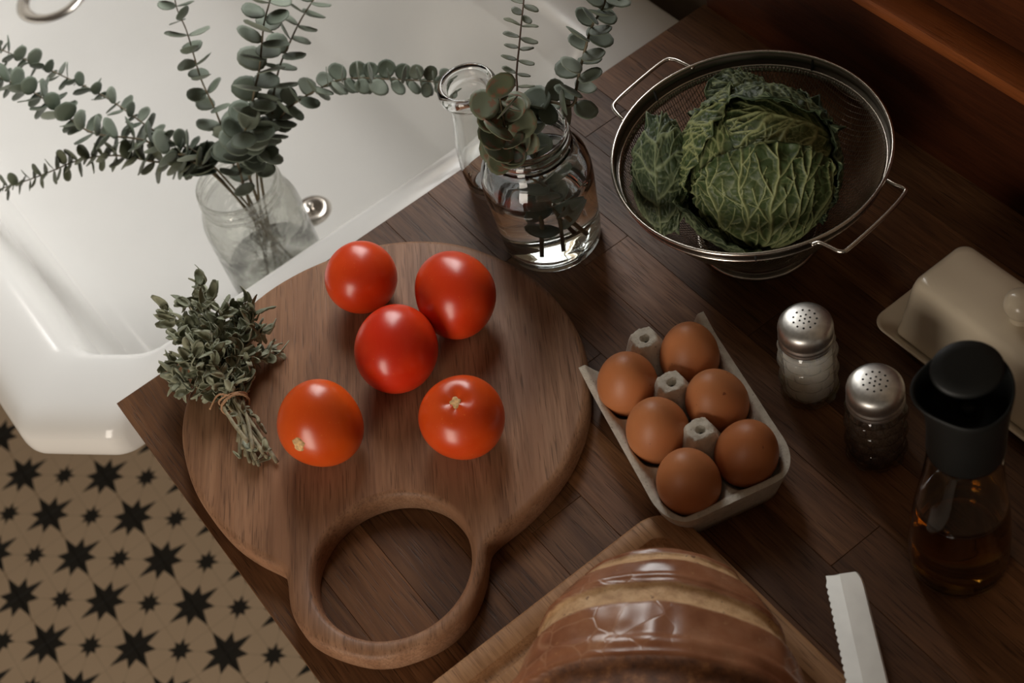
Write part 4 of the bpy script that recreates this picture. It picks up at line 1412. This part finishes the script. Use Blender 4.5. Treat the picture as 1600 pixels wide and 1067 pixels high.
# ------------------------------------------------------------------ salt and pepper shakers
def shaker(x, y, name, label, fill_mat, fill_top, fill_name, frost=False):
    root = thing(name, label, 'shaker', (x, y, 0), 0.3, 'glass salt and pepper shakers')
    H = 0.062
    ncol, nrow = 9, 6

    def rad(a, z):
        row = z / (H / nrow)
        k = int(row)
        fr = row - k
        u = (a / (2 * PI) * ncol + 0.5 * (k % 2)) % 1.0
        bul = math.sin(PI * u) ** 0.7 * math.sin(PI * min(1, max(0, fr))) ** 0.6
        return 0.0186 + 0.0026 * bul
    nu, nv = 160, 72
    V, F = [], []
    V.append((0, 0, 0.001))
    for i in range(nv + 1):
        z = H * i / nv
        ease = min(1, i / 3)
        for k in range(nu):
            a = 2 * PI * k / nu
            r = rad(a, z) * (0.93 + 0.07 * ease)
            if z > H * 0.86: r = r + (0.0172 - r) * min(1, (z - H * 0.86) / (H * 0.08))
            V.append((r * math.cos(a), r * math.sin(a), z))
    inner = [(0.0163, H), (0.0163, 0.0065), (0.0145, 0.0045)]
    for r, z in inner:
        for k in range(nu): V.append((r * math.cos(2 * PI * k / nu), r * math.sin(2 * PI * k / nu), z))
    V.append((0, 0, 0.0045))
    rows = nv + 1 + len(inner)
    for i in range(rows - 1):
        for k in range(nu):
            k2 = (k + 1) % nu
            F.append((1 + i * nu + k, 1 + i * nu + k2, 1 + (i + 1) * nu + k2, 1 + (i + 1) * nu + k))
    for k in range(nu):
        F.append((0, 1 + (k + 1) % nu, 1 + k))
        F.append((1 + (rows - 1) * nu + k, 1 + (rows - 1) * nu + (k + 1) % nu, len(V) - 1))
    gb = from_py('glass_body', V, F, M_thinglass, root)
    bm = bmesh.new(); bm.from_mesh(gb.data); bmesh.ops.recalc_face_normals(bm, faces=bm.faces[:]); bm.to_mesh(gb.data); bm.free()
    fr_ = 0.01665
    V, F = lathe([(0, 0.0040), (0.0146, 0.0040), (fr_, 0.0062), (fr_, fill_top), (fr_ * 0.6, fill_top + 0.0015), (0, fill_top + 0.001)], 48)
    f = from_py(fill_name, V, F, fill_mat, root)
    # cap: threaded collar and domed top
    cap = [(0.0176, 0.0585), (0.0188, 0.0588), (0.0190, 0.0598), (0.0183, 0.0608), (0.0183, 0.0616), (0.0189, 0.0626), (0.0189, 0.0640), (0.0182, 0.0650), (0.0181, 0.0658), (0.0185, 0.0668), (0.0187, 0.0690), (0.0187, 0.0722), (0.0182, 0.0748), (0.0168, 0.0772), (0.0140, 0.0790), (0.0090, 0.0801), (0.0, 0.0805)]
    V, F = lathe(cap, 64)
    c = from_py('metal_cap', V, F, M_dull_steel, root)

    def top_z(r):
        pts = [(p[0], p[1]) for p in cap[11:]][::-1]
        for (r0, z0), (r1, z1) in zip(pts, pts[1:]):
            if r0 <= r <= r1: return z0 + (z1 - z0) * (r - r0) / (r1 - r0)
        return 0.079
    for cnt, rr in ((1, 0.0), (6, 0.0036), (11, 0.0078)):
        for k in range(cnt):
            a = 2 * PI * k / cnt + rr * 90
            z = top_z(rr)
            V, F = lathe([(0.0, 0.00016), (0.00075, 0.00012), (0.0009, -0.0006)], 10)
            tl = 0.0 if rr < 0.005 else 0.12
            V = [(v[0] + rr * math.cos(a), v[1] + rr * math.sin(a), v[2] + z - (tl * (v[0] * math.cos(a) + v[1] * math.sin(a)))) for v in V]
            from_py('pour_hole', V, F, M_hole, c, smooth=False)
    return root


M_salt = plain('salt', (0.92, 0.88, 0.80), 0.9, var=0.06, scale=700, bump=0.3, Subsurface_Weight=1.0, Subsurface_Radius=Vector((1.0, 0.9, 0.75)), Subsurface_Scale=0.02)
M_pepper = plain('ground_pepper', (0.075, 0.045, 0.028), 0.9, var=0.8, scale=900, bump=0.5)
shaker(0.3915, -0.3650, 'salt_shaker', 'quilted glass shaker full of white salt with smooth metal cap', M_salt, 0.053, 'salt')
shaker(0.3882, -0.4330, 'pepper_shaker', 'quilted glass shaker of dark ground pepper with worn metal cap', M_pepper, 0.048, 'ground_pepper')

# ------------------------------------------------------------------ butter dish
bd = thing('butter_dish', 'cream glazed lidded butter dish with round knob', 'butter dish', (0.496, -0.455, 0))


def rr_loop(hx, hy, r, z, n=8, ox=0, oy=0):
    return [(p.x + ox, p.y + oy, z) for p in rounded([(hx, hy, r), (-hx, hy, r), (-hx, -hy, r), (hx, -hy, r)][::1], n)]


loops = [rr_loop(0.028, 0.078, 0.006, 0.0), rr_loop(0.031, 0.085, 0.008, 0.0008), rr_loop(0.036, 0.091, 0.010, 0.006), rr_loop(0.0402, 0.0965, 0.012, 0.0108), rr_loop(0.0405, 0.0968, 0.012, 0.0122), rr_loop(0.0398, 0.0960, 0.012, 0.0128), rr_loop(0.0380, 0.0940, 0.011, 0.0115), rr_loop(0.0340, 0.088, 0.009, 0.0078), rr_loop(0.0300, 0.082, 0.008, 0.0070)]
V, F = loft(loops)
from_py('plate', V, F, M_porcelain_cream, bd)
loops = [rr_loop(0.0325, 0.0795, 0.006, 0.0085), rr_loop(0.0332, 0.0802, 0.006, 0.0095), rr_loop(0.0330, 0.0800, 0.006, 0.0115), rr_loop(0.0315, 0.0785, 0.007, 0.020), rr_loop(0.0285, 0.0755, 0.008, 0.045), rr_loop(0.0270, 0.0738, 0.008, 0.057), rr_loop(0.0257, 0.0725, 0.009, 0.0625), rr_loop(0.0232, 0.0700, 0.009, 0.0654), rr_loop(0.0200, 0.0665, 0.009, 0.0664), rr_loop(0.0100, 0.050, 0.006, 0.0668)]
V, F = loft(loops)
lid = from_py('lid', V, F, M_porcelain_cream, bd)
V, F = lathe([(0.0075, 0.0655), (0.0062, 0.0685), (0.0060, 0.0705), (0.0078, 0.0730), (0.0105, 0.0765), (0.0116, 0.0810), (0.0108, 0.0855), (0.0080, 0.0890), (0.0040, 0.0908), (0.0, 0.0912)], 40)
from_py('knob', V, F, M_porcelain_cream, lid)

# ------------------------------------------------------------------ oil bottle
ob_ = thing('oil_bottle', 'glass oil bottle with black plastic pouring cap and golden oil', 'bottle', (0.3662, -0.5275, 0))
oo = [(0.024, 0.0), (0.0285, 0.0012), (0.0305, 0.005), (0.0312, 0.014), (0.0312, 0.028), (0.0300, 0.050), (0.0278, 0.072), (0.0250, 0.092), (0.0232, 0.106), (0.0222, 0.118), (0.0214, 0.128), (0.0205, 0.136)]
_, oin = vessel(ob_, oo, 0.0022, 0.0060, M_glass)
water(ob_, oin, 0.075, M_oil, name='oil', bottom=0.0060)
# cap: open-topped slanted cup with a flap
nseg = 72
sp_dir = Vector(CR @ np.array([-1, -0.05, 0])); sp_dir.z = 0; sp_dir.normalize()
hi_dir = Vector(CR @ np.array([-0.15, 1, 0])); hi_dir.z = 0; hi_dir.normalize()


def cap_ring(r, zf, spout=0.0):
    out = []
    for k in range(nseg):
        a = 2 * PI * k / nseg
        d = Vector((math.cos(a), math.sin(a), 0))
        sp_ = max(0, d.dot(sp_dir)) ** 6 * spout
        z = zf(d)
        p = d * (r + sp_)
        out.append((p.x, p.y, z))
    return out


flat = lambda z: (lambda d: z)
slant = lambda z, k: (lambda d: z + k * d.dot(hi_dir))
loops = [cap_ring(0.0190, flat(0.1325)), cap_ring(0.0218, flat(0.1330)), cap_ring(0.0222, flat(0.135)), cap_ring(0.0222, flat(0.155)), cap_ring(0.0228, slant(0.173, 0.002), 0.001), cap_ring(0.0236, slant(0.187, 0.005), 0.005), cap_ring(0.0238, slant(0.1925, 0.007), 0.008), cap_ring(0.0232, slant(0.1935, 0.007), 0.008), cap_ring(0.0220, slant(0.192, 0.007), 0.007), cap_ring(0.0205, slant(0.180, 0.004), 0.004), cap_ring(0.0190, flat(0.172)), cap_ring(0.008, flat(0.170))]
V, F = loft(loops)
cap = from_py('pour_cap', V, F, M_blackplastic, ob_)
# flap: disc hinged over the high half of the cup
loops = []
cf_ = hi_dir * 0.0072
for (r, dz) in ((0.004, 0.0), (0.0190, 0.0), (0.0198, 0.0012), (0.0198, 0.0030), (0.0185, 0.0042), (0.012, 0.0048)):
    L = []
    for k in range(48):
        a = 2 * PI * k / 48
        p = Vector((math.cos(a) * r, math.sin(a) * r, 0))
        h_ = p.dot(hi_dir)
        q = p - hi_dir * h_ * 0.25 + cf_
        L.append((q.x, q.y, 0.1965 + dz + 0.28 * h_))
    loops.append(L)
V, F = loft(loops)
from_py('flap', V, F, M_blackplastic, cap)
V, F = tube([(0, 0, 0.164), (0, 0, 0.176)], 0.005, 16)
from_py('spout', V, F, M_blackplastic, cap)

# ------------------------------------------------------------------ bread board, loaf, knife
bb = thing('bread_board', 'rectangular oak-brown board with juice groove under the loaf', 'cutting board', (0.125, -0.565, 0))
BX0, BX1, BY0, BY1, BT = -0.115, 0.1275, -0.215, 0.1895, 0.020


def bl(d, r, z, n=10):
    return [(p.x, p.y, z) for p in rounded([(BX1 - d, BY1 - d, r), (BX0 + d, BY1 - d, r), (BX0 + d, BY0 + d, r), (BX1 - d, BY0 + d, r)], n)]


loops = [bl(0.002, 0.024, 0.0), bl(0.0, 0.026, 0.002), bl(0.0, 0.026, BT - 0.0025), bl(0.0008, 0.0252, BT - 0.0008), bl(0.0028, 0.0235, BT), bl(0.0160, 0.014, BT), bl(0.0166, 0.0135, BT - 0.0006), bl(0.0185, 0.012, BT - 0.004), bl(0.0215, 0.010, BT - 0.005), bl(0.0245, 0.009, BT - 0.004), bl(0.0264, 0.008, BT - 0.0006), bl(0.0270, 0.008, BT)]
V, F = loft(loops)
from_py('board_body', V, F, M_breadboard, bb, angle=60)

LA, LB, LC = 0.165, 0.0935, 0.0710
ls = un(1240, 985, 0.08) - un(845, 985, 0.08); ls.z = 0; ls.normalize(); ld = Vector((-ls.y, ls.x, 0))
lc = Vector((0.195, -0.400, 0)) + ls * 0.031 - ld * (LA + 0.006)
LZ = 0.052
loaf = thing('bread_loaf', 'glossy brown scored bread loaf on the grooved board', 'bread', (lc.x, lc.y, BT))
nu, nv = 260, 150
Vv = []
crumb = []
ear = []
# slashes: (distance from the far end, pale width, depth)
SL = [(0.016, 0.0090, 0.0022), (0.0435, 0.0165, 0.0036), (0.094, 0.030, 0.0075), (0.16, 0.02, 0.005), (0.22, 0.02, 0.005)]
for i in range(nu + 1):
    u = -1 + 2 * i / nu
    s = LA * math.copysign(1 - (1 - abs(u)) ** 1.5, u)      # denser at the ends
    k = max(0.0, 1 - abs(s / LA) ** 2.5) ** (1 / 2.15)
    for j in range(nv):
        th = 2 * PI * j / nv
        cy, cz = math.cos(th), math.sin(th)
        e = LA - s
        y = LB * k * math.copysign(abs(cy) ** 0.95, cy)
        z = LC * (k ** 0.9) * cz if cz > 0 else 0.036 * (k ** 0.6) * math.copysign(abs(cz) ** 0.55, cz)
        top = max(0.0, cz)
        wob = 0.0035 * mnoise.noise(Vector((s * 22, y * 22, z * 22))) + 0.0012 * mnoise.noise(Vector((s * 70, y * 70, z * 70 + 4)))
        dz = 0.0; cm = 0.0; er_ = 0.0
        bow = 0.013 * (cy ** 2)                              # slashes curve with the crust
        for q, (pos, wd, dep) in enumerate(SL):
            t = (e - (pos + bow * (0.4 if q == 0 else 1.0) + 0.0025 * mnoise.noise(Vector((y * 30, q * 3.3, 1))))) / wd
            amp = min(1, max(0, (cz + 0.05) * 2.5))
            if -0.15 < t < 1.05:
                prof = 1 - abs(2 * min(1, max(0, t)) - 1) ** 3
                # near edge (small t) is undercut, far edge ramps
                dz -= dep * amp * (prof * (1.25 - 0.6 * t))
                m = min(1, max(0, t / 0.06)) * min(1, max(0, (1 - t) / 0.10)) * amp
                if q == 2: er_ = max(er_, m)
                else: cm = max(cm, m)
            elif -0.45 < t <= -0.15:
                dz += 0.0014 * amp * math.sin((t + 0.45) / 0.30 * PI)
        nrm = Vector((0, y / LB ** 2, z / LC ** 2))
        nrm = nrm.normalized() if nrm.length > 1e-9 else Vector((0, 0, 1))
        P = Vector((0, y, z)) + nrm * (dz + wob * min(1, k * 2))
        w = lc + ld * s + ls * P.y + Vector((0, 0, LZ + P.z))
        w.z = max(w.z, BT + 0.0004)
        Vv.append((w.x - lc.x, w.y - lc.y, w.z - BT)); crumb.append(cm); ear.append(er_)
F = [(i * nv + j, i * nv + (j + 1) % nv, (i + 1) * nv + (j + 1) % nv, (i + 1) * nv + j) for i in range(nu) for j in range(nv)]
lo = from_py('crust', Vv, F, M_crust, loaf)
bm = bmesh.new(); bm.from_mesh(lo.data); bmesh.ops.recalc_face_normals(bm, faces=bm.faces[:]); bm.to_mesh(lo.data); bm.free()
for nme, arr in (('crumb', crumb), ('ear', ear)):
    at = lo.data.attributes.new(nme, 'FLOAT', 'POINT'); at.data.foreach_set('value', np.array(arr, np.float32))

# knife: serrated blade with a ground bevel, handle out of frame
kt0, kt1 = un(1290, 887, 0.0235), un(1347, 901, 0.0235)
kb0, kb1 = un(1322, 1067, 0.0225), un(1392, 1067, 0.0225)
kdir = ((kb0 + kb1) / 2 - (kt0 + kt1) / 2); kdir.z = 0; kdir.normalize()
kacr = Vector((-kdir.y, kdir.x, 0))
if kacr.dot(kt1 - kt0) < 0: kacr = -kacr
korg = (kt0 + kt1) / 2; korg.z = 0.0212
kn = thing('bread_knife', 'serrated bread knife with pale steel blade beside the loaf', 'knife', (korg.x, korg.y, korg.z))
wK = 0.0215
LK = 0.16
xs = np.linspace(0, LK, 260)
top0, top1, bot = [], [], []
V, F = [], []
for i, x in enumerate(xs):
    ph = (x / 0.0047) % 1.0
    ser = -0.0011 * abs(math.sin(PI * ph)) ** 0.8 if x > 0.004 else 0
    wl = -wK / 2 - ser * -1 - 0.0006 - 0.0015 * x / LK       # serrated edge
    tipr = min(1, x / 0.012)
    wr_ = wK / 2 + 0.0018 * x / LK - 0.004 * (1 - math.sqrt(max(0, 1 - (1 - tipr) ** 2)))
    xe = x
    wbev = -wK / 2 + 0.0078
    for (yy, zz) in ((wl, 0.0010 + 0.0012 * (wl + wK / 2) / 0.0078), (wbev, 0.0022), (wr_ - 0.001, 0.0021), (wr_, 0.0015), (wr_, 0.0), (wl, 0.0)):
        sk_ = 0.0
        if i == 0: sk_ = 0.0035 * (yy + wK / 2) / wK
        P = kdir * (xe + sk_ * (1 if i == 0 else 0)) + kacr * yy
        V.append((P.x, P.y, zz))
nq = 6
for i in range(len(xs) - 1):
    for q in range(nq):
        F.append((i * nq + q, i * nq + (q + 1) % nq, (i + 1) * nq + (q + 1) % nq, (i + 1) * nq + q))
F.append(tuple(range(nq))); F.append(tuple((len(xs) - 1) * nq + q for q in range(nq))[::-1])
M_blade = plain('blade_steel', (0.90, 0.90, 0.87), 0.46, 1.0, var=0.05, scale=60)
bl_ = from_py('blade', V, F, M_blade, kn, angle=8)
bm = bmesh.new(); bm.from_mesh(bl_.data); bmesh.ops.recalc_face_normals(bm, faces=bm.faces[:]); bm.to_mesh(bl_.data); bm.free()
loops = []
for x, hw_, hz in ((LK - 0.004, 0.009, 0.004), (LK, 0.012, 0.006), (LK + 0.05, 0.011, 0.007), (LK + 0.10, 0.0125, 0.007), (LK + 0.115, 0.009, 0.004)):
    L = []
    for k in range(16):
        a = 2 * PI * k / 16
        P = kdir * x + kacr * (hw_ * math.cos(a))
        L.append((P.x, P.y, 0.006 + hz * math.sin(a)))
    loops.append(L)
V, F = loft(loops)
from_py('handle', V, F, M_stave, kn)
